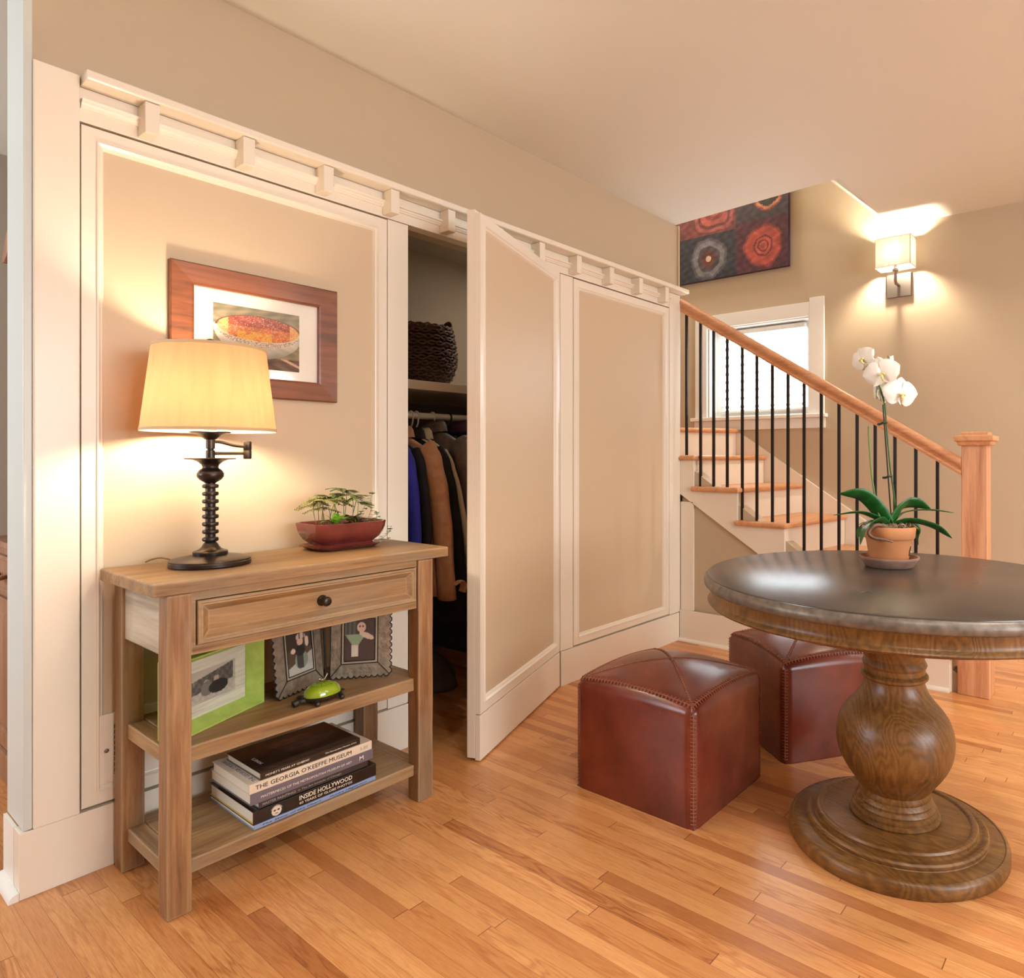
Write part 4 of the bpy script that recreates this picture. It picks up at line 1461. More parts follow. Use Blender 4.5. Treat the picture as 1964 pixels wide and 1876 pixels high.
art('spine_portrait', 0.038, 0.030, 30, 26, P_face, k2, spine_M(0.850, 0.1282, YS_ + 0.0006))
k3 = book('dark grey MASTER PAINTINGS book above the Hollywood one', 0.826, 1.138, YS_ + 0.006, 2.08, 0.1608, 0.1788, lin(52, 46, 48), rough=0.35)
text('lettering', 'MASTER PAINTINGS', 0.0068, 0.088, GLET, k3, spine_M(0.835, 0.167, YS_ + 0.0057), bold=0.01)
text('lettering', 'in The Art Institute of Chicago', 0.0068, 0.125, GLET, k3, spine_M(0.929, 0.1665, YS_ + 0.0057))
k4 = book('grey-violet MASTERPIECES book with a big white M on its spine', 0.803, 1.152, YS_ + 0.001, 2.07, 0.1791, 0.2085, lin(106, 98, 108), rough=0.3)
text('lettering', 'MASTERPIECES OF THE METROPOLITAN MUSEUM OF ART', 0.0062, 0.255, LET, k4, spine_M(0.829, 0.1905, YS_ + 0.0006))
text('lettering', 'M', 0.0125, 0.013, LET, k4, spine_M(1.108, 0.188, YS_ + 0.0006), bold=0.02)
k5 = book('cream book lettered THE GEORGIA O KEEFFE MUSEUM near the top', 0.800, 1.148, YS_ + 0.001, 2.05, 0.2088, 0.2345, lin(222, 206, 184), rough=0.3)
text('lettering', "THE GEORGIA O'KEEFFE MUSEUM", 0.0115, 0.268, INK, k5, spine_M(0.815, 0.2165, YS_ + 0.0006))
text('lettering', 'I-III', 0.0095, 0.022, GLET, k5, spine_M(1.112, 0.217, YS_ + 0.0006))
text('lettering', "THE GEORGIA O'KEEFFE", 0.011, 0.19, BINK, k5, Matrix(((0, -1, 0, 0.826), (1, 0, 0, YS_ + 0.015), (0, 0, 1, 0.2347), (0, 0, 0, 1))))
k6 = book('nearly black book about Monet lying on top of the stack', 0.829, 1.112, YS_ + 0.004, 2.03, 0.2349, 0.2535, lin(22, 17, 17), rough=0.12, coat=1.0)
text('lettering', "MONET'S YEARS AT GIVERNY", 0.0055, 0.118, LET, k6, spine_M(0.842, 0.2415, YS_ + 0.0037))
text('lettering', 'The Metropolitan Museum of Art', 0.0050, 0.095, LET, k6, spine_M(1.005, 0.2415, YS_ + 0.0037))


def P_cover(u, v):
    n = math.sin(u * 19 + math.sin(v * 23) * 2.5) * math.sin(v * 31 + u * 17)
    r = random.random() * 10
    if v < 0.16:
        return (52 + 40 * max(0, n) + r, 42 + 30 * max(0, n) + r, 40 + 24 * max(0, n) + r)
    k = max(0, 1 - ((u - 0.55) / 0.4) ** 2 - ((v - 0.6) / 0.35) ** 2)
    return (30 + 62 * k * (1 + n) + r * k, 24 + 40 * k * (1 + n) + r * k, 24 + 34 * k * (1 + n) + r * k)


art('cover_picture', 0.279, 0.200, 80, 60, P_cover, k6, Matrix(((1, 0, 0, 0.831), (0, 1, 0, YS_ + 0.005), (0, 0, 1, 0.2538), (0, 0, 0, 1))), print_mat('glossy_cover', 0.12, 1.0))
text('lettering', "MONET'S", 0.010, 0.052, GLET, k6, Matrix(((0, -1, 0, 0.862), (1, 0, 0, YS_ + 0.06), (0, 0, 1, 0.2539), (0, 0, 0, 1))))

# ------------------------------------------------------------------ low wall vent on the left panel
vt = thing('wall_vent', 'cream metal vent cover low on the panelled door behind the console leg', 'vent', (0.72, D + 0.015, 0.215))
mesh('cover_plate', frame(new(), 0.577, 0.86, 0.217, 0.400, [(0, -0.008), (0, 0.013), (0.003, 0.015), (0.006, 0.015)], lambda u, v, h: Vector((u, D + 0.0145 - h, v)), fill=True), TRIM, vt)
b = new()
box(b, 0.608, 0.628, D - 0.002, D - 0.0006, 0.238, 0.37)
mesh('slot', b, plain('vent_slot_shadow', lin(110, 102, 92), 0.7), vt)
b = new()
for k in range(9):
    box(b, 0.609, 0.627, D - 0.0045, D - 0.0021, 0.241 + 0.0143 * k, 0.2445 + 0.0143 * k)
mesh('louvres', b, TRIM, vt)
b = new()
lathe(b, [(0.001, 0), (0.0055, 0), (0.0055, 0.0012), (0.004, 0.002), (0.001, 0.0022)], (0, 0), 16, M=Matrix.Translation((0.592, D - 0.0006, 0.305)) @ Matrix.Rotation(PI / 2, 4, 'X'))
mesh('screw', b, NICKEL, vt)
# ------------------------------------------------------------------ leather ottomans
def ottoman(label, cx_, cy_, rot, hx=0.222, hy=0.229, hc=0.352, dome=0.034):
    o = thing('ottoman', label, 'ottoman', (cx_, cy_, 0), rot, 'cube leather ottomans')
    n = 28
    r = 0.03
    b_ = new()
    bmesh.ops.create_grid(b_, x_segments=1, y_segments=1, size=1)
    b_.free()
    b_ = new()
    vmap = {}

    def surf(x, y, z):           # point of the cube surface (-1..1) -> rounded leather cube
        h = hc
        P = Vector((x * hx, y * hy, (z + 1) / 2 * h))
        inner = Vector((max(-hx + r, min(hx - r, P.x)), max(-hy + r, min(hy - r, P.y)), min(h - r, P.z)))
        d = P - inner
        if d.length > 1e-9 and z > -0.9999 or d.length > 1e-9 and (abs(x) > 0.999 or abs(y) > 0.999):
            P = inner + d.normalized() * r
        if z > 0:
            P.z += max(0.0, z) ** 6 * (0.030 * (1 - x * x) * (1 - y * y) + 0.026 * (1 - (x * x + y * y) / 2))
        # plump sides
        bul = 0.006 * (1 - z * z)
        if abs(x) >= 0.999:
            P.x += math.copysign(bul * (1 - y * y), x)
        if abs(y) >= 0.999:
            P.y += math.copysign(bul * (1 - x * x), y)
        return P

    def V(x, y, z):
        k = (round(x, 5), round(y, 5), round(z, 5))
        if k not in vmap:
            vmap[k] = b_.verts.new(surf(x, y, z))
        return vmap[k]

    # denser rows close to the edges
    def g(i):
        t = -1 + 2 * i / n
        return math.copysign(1 - (1 - abs(t)) ** 1.5, t)
    G = [g(i) for i in range(n + 1)]
    for i in range(n):
        for j in range(n):
            a, c, d, e = G[i], G[i + 1], G[j], G[j + 1]
            for f in (((a, d, 1), (c, d, 1), (c, e, 1), (a, e, 1)), ((a, d, -1), (a, e, -1), (c, e, -1), (c, d, -1)),
                      ((1, a, d), (1, c, d), (1, c, e), (1, a, e)), ((-1, a, d), (-1, a, e), (-1, c, e), (-1, c, d)),
                      ((a, 1, d), (a, 1, e), (c, 1, e), (c, 1, d)), ((a, -1, d), (c, -1, d), (c, -1, e), (a, -1, e))):
                b_.faces.new([V(*p) for p in f])
    mesh('leather_cover', b_, LEATHER, o, world=False, smooth='all')
    # whip stitching: top edges, diagonals of the top, upright corners
    def stitches(P, Nrm, n_, ln, rad=0.0017, lean=0.0):
        b2 = new()
        for i in range(n_):
            t = (i + 0.5) / n_
            p = P(t)
            q = P(min(1, t + 0.01))
            tv = (q - p).normalized()
            nv = Nrm(t)
            sv = tv.cross(nv).normalized()
            a_ = p - sv * ln + tv * lean
            c_ = p + sv * ln - tv * lean
            tube(b2, [a_ - nv * 0.0015, (a_ + p) / 2 + nv * 0.0018, p + nv * 0.0026, (c_ + p) / 2 + nv * 0.0018, c_ - nv * 0.0015], rad, 5)
        # the seam itself, a raised ridge
        PP = [P(i / 20) + Nrm(i / 20) * 0.0002 for i in range(21)]
        tube(b2, PP, 0.0022, 6)
        return b2
    e = 0.93
    for (ax_, s_) in (('x', 1), ('x', -1), ('y', 1), ('y', -1)):
        if ax_ == 'x':
            P = lambda t, s_=s_: surf(s_ * e, -0.97 + 1.94 * t, 1)
            N = lambda t, s_=s_: Vector((0.35 * s_, 0, 1)).normalized()
        else:
            P = lambda t, s_=s_: surf(-0.97 + 1.94 * t, s_ * e, 1)
            N = lambda t, s_=s_: Vector((0, 0.35 * s_, 1)).normalized()
        mesh('top_edge_lacing', stitches(P, N, 34, 0.011), LACE, o, world=False, smooth='all')
    for s_ in (1, -1):
        P = lambda t, s_=s_: surf(-0.93 + 1.86 * t, s_ * (-0.93 + 1.86 * t), 1)
        mesh('diagonal_lacing', stitches(P, lambda t: Vector((0, 0, 1)), 50, 0.006, 0.0014), LACE, o, world=False, smooth='all')
    for sx in (1, -1):
        for sy in (1, -1):
            P = lambda t, sx=sx, sy=sy: Vector((sx * (hx - r * 0.29), sy * (hy - r * 0.29), 0.01 + 0.325 * t))
            N = lambda t, sx=sx, sy=sy: Vector((sx, sy, 0)).normalized()
            mesh('corner_lacing', stitches(P, N, 30, 0.009), LACE, o, world=False, smooth='all')
    return o


ottoman('oxblood leather cube ottoman with laced seams standing free in front of the door', 1.893, 1.253, 0)
a2 = math.radians(55)
h2 = Vector((math.cos(a2), math.sin(a2)))
r2 = Vector((math.cos(a2 - PI / 2), math.sin(a2 - PI / 2)))
c2 = Vector((2.222, 0.998)) + h2 * 0.225 + r2 * 0.225
ottoman('oxblood leather cube ottoman tucked half under the round table', c2.x, c2.y, a2 - PI / 2, 0.222, 0.225)

# ------------------------------------------------------------------ round pedestal table
TX, TY = 1.995, 0.560
rt = thing('round_table', 'round pedestal table with dark zinc top and turned elm urn base', 'table', (TX, TY, 0))
b = lathe(new(), [(0.001, 0), (0.286, 0), (0.290, 0.006), (0.290, 0.030), (0.286, 0.038), (0.279, 0.0415), (0.276, 0.0395), (0.273, 0.0405), (0.240, 0.044), (0.238, 0.046), (0.240, 0.050), (0.240, 0.056), (0.236, 0.0605), (0.230, 0.0615), (0.224, 0.059), (0.217, 0.0575), (0.213, 0.059),
                  (0.212, 0.064), (0.214, 0.070), (0.211, 0.0755), (0.205, 0.077), (0.199, 0.0745), (0.194, 0.070), (0.001, 0.072)], (TX, TY), 96)
mesh('base_disc', b, ELM_D, rt, smooth=True)
pp = [(0.100, 0.070), (0.124, 0.071), (0.127, 0.076), (0.126, 0.082), (0.119, 0.085), (0.121, 0.090), (0.120, 0.095), (0.113, 0.099), (0.114, 0.104), (0.110, 0.111), (0.106, 0.114), (0.107, 0.119), (0.103, 0.126), (0.099, 0.130), (0.101, 0.136), (0.099, 0.143)]
urn = [(0.098, 0.148), (0.119, 0.176), (0.137, 0.200), (0.153, 0.228), (0.162, 0.256), (0.1655, 0.283), (0.163, 0.313), (0.153, 0.343), (0.137, 0.367), (0.118, 0.388), (0.103, 0.406), (0.092, 0.424), (0.086, 0.441), (0.084, 0.452)]
us = spline([(r, z, 0) for r, z in urn], 4)
pp += [(p.x, p.y) for p in us]
pp += [(0.090, 0.455), (0.0945, 0.460), (0.0945, 0.466), (0.090, 0.471), (0.085, 0.473), (0.086, 0.477), (0.086, 0.488), (0.089, 0.491), (0.091, 0.497), (0.087, 0.505), (0.083, 0.512), (0.088, 0.530), (0.10, 0.56), (0.13, 0.58), (0.135, 0.60), (0.135, 0.642), (0.001, 0.642)]
mesh('pedestal', lathe(new(), pp, (TX, TY), 80, 0.955, 0.955), ELM, rt, smooth=True)
b = lathe(new(), [(0.001, 0.6425), (0.47, 0.6425), (0.47, 0.655), (0.515, 0.657), (0.523, 0.659), (0.527, 0.664), (0.524, 0.669), (0.518, 0.672), (0.515, 0.678), (0.516, 0.690), (0.519, 0.705), (0.001, 0.705)], (TX, TY), 128)
mesh('apron', b, ELM, rt, smooth=True)
b = lathe(new(), [(0.001, 0.7055), (0.522, 0.7055), (0.531, 0.7075), (0.536, 0.713), (0.5375, 0.722), (0.535, 0.731), (0.530, 0.7365), (0.5265, 0.7385)], (TX, TY), 128)
mesh('top_edge', b, ZINC_EDGE, rt, smooth=True)
b = lathe(new(), [(0.5262, 0.7375), (0.5255, 0.7405), (0.5225, 0.7418), (0.001, 0.7418)], (TX, TY), 128)
mesh('tabletop', b, ZINC, rt, smooth=True)
ZTT = 0.742

# ------------------------------------------------------------------ orchid
OX, OY = 2.158, 0.622
RV = Vector((0.60586, -0.79557, 0))       # to the right as seen from the camera
FV = Vector((0.79557, 0.60586, 0))        # away
OP = lambda l, z, d=0.0: Vector((OX, OY, 0)) + RV * l + FV * d + Vector((0, 0, z))
TERRA = plain('terracotta', lin(206, 138, 88), 0.7, var=0.08, vscale=12)
TERRA2 = plain('stained_terracotta', lin(158, 122, 104), 0.8, var=0.25, vscale=22, bump=(90, 0.3, 0.001))
b = lathe(new(), [(0.001, 0), (0.066, 0), (0.070, 0.002), (0.086, 0.024), (0.0885, 0.028), (0.0885, 0.032), (0.083, 0.032), (0.078, 0.024), (0.064, 0.009), (0.001, 0.009)], (OX, OY), 48, z0=ZTT)
tag(mesh('plant_saucer', b, TERRA2, smooth=True), 'stained terracotta saucer on the round table top', 'saucer')
oc = thing('potted_orchid', 'white moth orchid with strappy leaves in a terracotta pot on the round table', 'potted plant', (OX, OY, ZTT + 0.0095))
z0 = ZTT + 0.0095
pr = [(0.001, 0), (0.053, 0), (0.055, 0.002), (0.0675, 0.076), (0.0685, 0.0785), (0.0735, 0.079), (0.0755, 0.0815), (0.0785, 0.112), (0.077, 0.115), (0.072, 0.115), (0.070, 0.105), (0.001, 0.100)]
b = lathe(new(), pr, (OX, OY), 56, z0=z0)
mesh('pot', b, TERRA, oc, smooth=True)
b = new()                                   # drainage slot on the right
aa = 2.9
for (rr_, mm) in ((0.0, 0),):
    dirv = (RV * 0.80 - FV * 0.60).normalized()
    sd = dirv.cross(Vector((0, 0, 1))).normalized()
    ce = Vector((OX, OY, z0 + 0.042)) + dirv * 0.0605
    upv = (Vector((0, 0, 1)) + dirv * 0.165).normalized()
    nn = sd.cross(upv)
    L0 = [ce + sd * (0.006 * math.cos(2 * PI * k / 16)) + upv * (0.016 * math.sin(2 * PI * k / 16)) for k in range(16)]
    loft(b, [[p - dirv * 0.006 for p in L0], [p + dirv * 0.0022 for p in L0]])
mesh('drainage_slot', b, plain('slot_shadow_clay', lin(70, 36, 20), 0.9), oc)
b = new()
Rr = random.Random(5)
lathe(b, [(0.071, 0.106), (0.05, 0.116), (0.02, 0.121), (0.001, 0.122)], (OX, OY), 24, z0=z0, cap=False)
for k in range(70):
    a = Rr.uniform(0, 2 * PI)
    q = Rr.uniform(0.015, 0.07)
    p = Vector((OX + q * math.cos(a), OY + q * math.sin(a), z0 + 0.114))
    a3 = Rr.uniform(0, 2 * PI)
    tube(b, spline([p, p + Vector((0.012 * math.cos(a3), 0.012 * math.sin(a3), Rr.uniform(0.003, 0.012))), p + Vector((0.022 * math.cos(a3 + 0.6), 0.022 * math.sin(a3 + 0.6), Rr.uniform(-0.004, 0.008)))], 3), Rr.uniform(0.001, 0.003), 5)
mesh('bark_and_roots', b, plain('orchid_bark', lin(140, 118, 90), 0.85, var=0.4, vscale=70), oc, smooth='all')
b = new()
tube(b, spline([OP(-0.03, z0 + 0.12, -0.05), OP(-0.062, z0 + 0.122, -0.055), OP(-0.082, z0 + 0.10, -0.055), OP(-0.072, z0 + 0.086, -0.066), OP(-0.045, z0 + 0.082, -0.078), OP(-0.022, z0 + 0.076, -0.088)], 6), [0.005] * 12 + [0.0045] * 12 + [0.003] * 7, 8)
mesh('aerial_root', b, plain('aerial_root', lin(128, 96, 78), 0.8, var=0.3, vscale=60), oc, smooth='all')


def strap(pts, w, fold=0.25, twist=0.0, mat=ORCH, name='leaf'):
    P = spline(pts, 7)
    n = len(P)
    b_ = new()
    prev = None
    for i, p in enumerate(P):
        t = i / (n - 1)
        tv = (P[min(i + 1, n - 1)] - P[max(i - 1, 0)]).normalized()
        side = tv.cross(Vector((0, 0, 1)))
        if side.length < 1e-3:
            side = RV.copy()
        side.normalize()
        side = Matrix.Rotation(twist, 3, tv) @ side
        nv = side.cross(tv)
        ww = w * (0.45 + 0.55 * math.sin(PI * min(1, 0.15 + t * 0.75))) * (1 - max(0, (t - 0.72) / 0.28) ** 2.2) + 0.0004
        row = [b_.verts.new(p + side * ww * s_ + nv * (abs(s_) * fold * ww - 0.0)) for s_ in (-1, -0.5, 0, 0.5, 1)]
        if prev:
            for k in range(4):
                b_.faces.new((prev[k], prev[k + 1], row[k + 1], row[k]))
        prev = row
    o = mesh(name, b_, mat, oc, smooth='all')
    sm = o.modifiers.new('thick', 'SOLIDIFY')
    sm.thickness = 0.0016
    return o


zr = z0 + 0.118
strap([OP(0.0, zr), OP(-0.035, zr + 0.045, -0.005), OP(-0.085, zr + 0.09, -0.01), OP(-0.16, zr + 0.098, -0.02)], 0.026, twist=0.75)
strap([OP(0.0, zr), OP(-0.045, zr + 0.022, -0.02), OP(-0.105, zr + 0.04, -0.04), OP(-0.185, zr + 0.035, -0.05)], 0.014, twist=0.3)
strap([OP(-0.01, zr), OP(-0.05, zr + 0.015, -0.04), OP(-0.095, zr - 0.005, -0.07), OP(-0.118, zr - 0.05, -0.085)], 0.021, twist=0.5)
strap([OP(-0.01, zr), OP(-0.04, zr + 0.01, 0.03), OP(-0.075, zr - 0.012, 0.03), OP(-0.09, zr - 0.045, 0.02)], 0.010)
strap([OP(0.005, zr), OP(0.04, zr + 0.05, 0.0), OP(0.08, zr + 0.065, 0.01), OP(0.13, zr + 0.05, 0.0)], 0.024, twist=-0.8)
strap([OP(0.005, zr), OP(0.06, zr + 0.035, 0.03), OP(0.14, zr + 0.042, 0.05), OP(0.225, zr + 0.034, 0.05)], 0.010, twist=-0.2)
strap([OP(0.01, zr), OP(0.06, zr + 0.012, -0.02), OP(0.12, zr - 0.002, -0.04), OP(0.172, zr - 0.035, -0.05)], 0.018, twist=-0.5)
strap([OP(0.02, zr - 0.005), OP(0.06, zr + 0.0, 0.03), OP(0.092, zr - 0.02, 0.03), OP(0.10, zr - 0.065, 0.02)], 0.021, twist=-0.9)
b = new()
tube(b, spline([OP(0.012, zr), OP(0.018, 0.94), OP(0.004, 1.05), OP(-0.006, 1.16), OP(-0.012, 1.235), OP(-0.02, 1.27), OP(-0.032, 1.292, -0.012), OP(-0.036, 1.31, 0.0), OP(-0.05, 1.345, 0.015), OP(-0.062, 1.362, 0.02)], 6), 0.0026, 8)
mesh('flower_stem', b, plain('green_stem', lin(46, 96, 40), 0.4), oc, smooth='all')
b = new()
tube(b, [OP(0.006, zr, -0.008), OP(-0.021, 1.24, -0.008)], 0.0022, 8)
for zz, ll in ((1.185, -0.016), (1.02, 0.0)):
    tube(b, [OP(ll - 0.012, zz - 0.004, -0.01), OP(ll - 0.006, zz, -0.012), OP(ll + 0.006, zz, -0.008), OP(ll + 0.008, zz, 0.004)], 0.0032, 6)
    lathe(b, [(0.001, -0.004), (0.0065, -0.003), (0.0065, 0.003), (0.001, 0.004)], (OP(ll - 0.013, 0).x, OP(ll - 0.013, 0).y), 10, z0=zz - 0.005)
mesh('support_stake', b, plain('dark_green_stake', lin(24, 34, 26), 0.45), oc, smooth=True)
b = new()
tube(b, spline([OP(-0.02, zr), OP(-0.038, 0.93), OP(-0.052, 1.02), OP(-0.058, 1.09), OP(-0.062, 1.16), OP(-0.060, 1.175)], 6), [0.0028] * 20 + [0.003] * 6 + [0.0035] * 4 + [0.002], 8)
mesh('bare_spike', b, plain('spike_green', lin(110, 136, 70), 0.5), oc, smooth='all')
PETAL = NT('white_orchid_petal')
PETAL.b.inputs['Base Color'].default_value = lin(246, 242, 232)
PETAL.set(Roughness=0.55)
PETAL.b.inputs['Subsurface Weight'].default_value = 0.15
PETAL.b.inputs['Subsurface Radius'].default_value = (0.01, 0.01, 0.008)
PETAL.bump(PETAL.noise(PETAL.coord(), 90, 3), 0.25, 0.001)
PETAL = PETAL.m
LIPM = plain('orchid_lip', lin(232, 216, 150), 0.5)


def flower(ce, face, roll=0.0, s_=1.0):
    """phalaenopsis bloom: two broad petals, three sepals, small lip; face = direction it looks"""
    fz = Vector(face).normalized()
    upv = (Vector((0, 0, 1)) - fz * fz.z).normalized()
    rt_ = upv.cross(fz).normalized()
    Rm = Matrix.Rotation(roll, 3, fz)
    upv, rt_ = Rm @ upv, Rm @ rt_
    b_ = new()
    def petal(a, L_, w, cup, depth, shape):
        da = math.cos(a) * upv + math.sin(a) * rt_
        sa = da.cross(fz)
        n = 9
        prev = None
        for i in range(n + 1):
            t = i / n
            ww = w * max(0.04, math.sin(PI * t ** shape) ** 0.62 if 0 < t < 1 else 0.04)
            row = []
            for q in (-1, -0.6, -0.2, 0.2, 0.6, 1):
                hgt = depth - cup * (t - 0.25) ** 2 - 0.25 * w * q * q * 0.6 + 0.002 * math.sin(q * 5 + t * 6)
                row.append(b_.verts.new(Vector(ce) + da * L_ * t * s_ + sa * ww * q * s_ + fz * hgt * s_))
            if prev:
                for k in range(5):
                    b_.faces.new((prev[k], prev[k + 1], row[k + 1], row[k]))
            prev = row
    petal(0, 0.040, 0.017, 0.02, -0.002, 0.8)
    petal(2.35, 0.038, 0.0145, 0.02, -0.003, 0.8)
    petal(-2.35, 0.038, 0.0145, 0.02, -0.003, 0.8)
    petal(1.42, 0.044, 0.029, 0.012, 0.002, 0.62)
    petal(-1.42, 0.044, 0.029, 0.012, 0.002, 0.62)
    fo = mesh('flower', b_, PETAL, oc, smooth='all')
    b_ = new()
    tube(b_, spline([Vector(ce) + fz * 0.001, Vector(ce) + fz * 0.008 * s_ - upv * 0.004 * s_, Vector(ce) + fz * 0.011 * s_ - upv * 0.012 * s_, Vector(ce) + fz * 0.006 * s_ - upv * 0.018 * s_], 4), [0.003] * 4 + [0.0042] * 4 + [0.003] * 4 + [0.001], 8)
    for q in (-1, 1):
        tube(b_, [Vector(ce) + fz * 0.004, Vector(ce) + fz * 0.009 * s_ + rt_ * 0.007 * q * s_ - upv * 0.003], [0.002, 0.0035], 6)
    mesh('lip', b_, LIPM, fo, smooth='all')
    return fo


toC = Vector((-OX, -OY, -0.2)).normalized()
flower(OP(-0.034, 1.334, -0.03), (toC + RV * -0.1 + Vector((0, 0, -0.12))), 0.25, 1.28)
flower(OP(0.022, 1.352, 0.015), (-FV * 0.35 + RV * 0.9), -0.35, 1.2)
flower(OP(0.028, 1.272, -0.025), (toC + RV * 0.45), -0.15, 1.3)
flower(OP(-0.030, 1.282, 0.005), (FV * 0.7 - RV * 0.75), 0.1, 1.15)
flower(OP(-0.082, 1.382, 0.0), (-FV * 0.6 - RV * 0.8 + Vector((0, 0, -0.1))), 0.5, 1.0)
b = new()
for (l0, z_0, l1, z_1) in ((-0.052, 1.35, -0.078, 1.38), (-0.036, 1.31, -0.03, 1.33), (-0.03, 1.30, 0.015, 1.345), (-0.018, 1.262, 0.02, 1.27), (-0.02, 1.27, -0.03, 1.285)):
    tube(b, spline([OP(l0, z_0), OP((l0 + l1) / 2, (z_0 + z_1) / 2 + 0.004, 0.008), OP(l1, z_1, 0.004)], 4), 0.0016, 6)
mesh('flower_stalks', b, plain('pale_green_stalk', lin(96, 128, 62), 0.5), oc, smooth='all')

# ------------------------------------------------------------------ closet behind the open door
cs = thing('closet_shelf', 'cream closet shelf board with cleat above the hanging rod', 'shelf', (1.301, 3.149, 1.366))
SY = 2.45
mesh('shelf_board', bx(1.302, 3.198, SY, 3.1485, 1.367, 1.406), TRIM, cs, bevel=0.002)
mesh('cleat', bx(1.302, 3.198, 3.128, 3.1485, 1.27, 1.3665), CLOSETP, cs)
RYY, RZZ = 2.52, 1.259
b = new()
tube(b, [(1.302, RYY, RZZ), (3.198, RYY, RZZ)], 0.0145, 20)
tag(mesh('closet_rod', b, WHITE, smooth=True), 'white round hanging rod across the closet', 'closet rod')
# basket
BKX, BKY = 1.925, 2.70
bk = thing('woven_basket', 'dark brown woven basket with loop handle on the closet shelf', 'basket', (BKX, BKY, 1.4065))
WICK = plain('dark_wicker', lin(92, 64, 50), 0.6, var=0.45, vscale=60)
b = new()
prb = [(0.132, 0.0), (0.158, 0.03), (0.176, 0.08), (0.180, 0.13), (0.174, 0.19), (0.163, 0.245), (0.158, 0.262)]
ps_ = [(p.x, p.y) for p in spline([(r, z, 0) for r, z in prb], 4)]
lathe(b, [(0.001, 0.001)] + ps_ + [(0.150, 0.262), (0.150, 0.02), (0.001, 0.02)], (BKX, BKY), 48, z0=1.4065)
mesh('basket_lining', b, plain('basket_inner', lin(60, 40, 30), 0.8), bk, smooth=True)
b = new()
nrow = 13
for j in range(nrow):
    t = (j + 0.5) / nrow
    q = ps_[int(t * (len(ps_) - 1))]
    P1, P2 = [], []
    m = 84
    for i in range(m + 1):
        a = 2 * PI * i / m
        w = math.sin(i * PI / 1.5 + j * PI)
        P1.append((BKX + (q[0] + 0.006 + 0.005 * w) * math.cos(a), BKY + (q[0] + 0.006 + 0.005 * w) * math.sin(a), 1.422 + q[1] * 0.96 + 0.0085 * math.sin(a * 14 + j)))
        P2.append((BKX + (q[0] + 0.006 - 0.005 * w) * math.cos(a), BKY + (q[0] + 0.006 - 0.005 * w) * math.sin(a), 1.422 + q[1] * 0.96 - 0.0085 * math.sin(a * 14 + j)))
    tube(b, P1, 0.0048, 5)
    tube(b, P2, 0.0048, 5)
mesh('weave', b, WICK, bk, smooth='all')
b = new()
for sx in (1, -1):
    tube(b, spline([(BKX + sx * 0.13, BKY - 0.09, 1.655), (BKX + sx * 0.14, BKY - 0.075, 1.705), (BKX + sx * 0.152, BKY - 0.03, 1.717), (BKX + sx * 0.158, BKY + 0.01, 1.695), (BKX + sx * 0.158, BKY + 0.02, 1.655)], 6), 0.013, 8, flat=0.45)
mesh('handles', b, WICK, bk, smooth='all')


def cloth(name, a, c, rough=0.85, vs=9, bump=(300, 0.3, 0.001)):
    t = NT(name)
    t.l(t.ramp(t.noise(t.coord(), vs, 4, 0.5), [(0.3, a), (0.7, c)]), t.b.inputs['Base Color'])
    t.set(Roughness=rough)
    t.bump(t.noise(t.coord(), bump[0], 2), bump[1], bump[2])
    return t.m


def hanger(x, mat, label, tilt=0.0, grp='white plastic clothes hangers on the closet rod'):
    h = thing('clothes_hanger', label, 'hanger', (x, RYY, RZZ), group=grp)
    b_ = new()
    hook = [(0, RYY - 0.0195 * math.cos(a), RZZ + 0.0195 * math.sin(a) - 0.001) for a in [PI * k / 10 - 0.3 for k in range(0, 12)]]
    pts = [Vector((x + tilt * (RZZ - p[2]), p[1], p[2])) for p in hook]
    pts = list(reversed(pts))
    pts = pts if pts[0].y > pts[-1].y else pts[::-1]
    pts += [Vector((x, RYY - 0.012, RZZ - 0.035)), Vector((x, RYY, RZZ - 0.055)), Vector((x, RYY, RZZ - 0.085))]
    tube(b_, pts, 0.0036, 8)
    mesh('hook', b_, mat, h, smooth='all')
    b_ = new()
    tube(b_, spline([(x, RYY - 0.195, RZZ - 0.155), (x, RYY - 0.11, RZZ - 0.115), (x, RYY, RZZ - 0.085), (x, RYY + 0.11, RZZ - 0.115), (x, RYY + 0.195, RZZ - 0.155)], 5), 0.005, 8)
    mesh('shoulders', b_, mat, h, smooth='all')
    return h


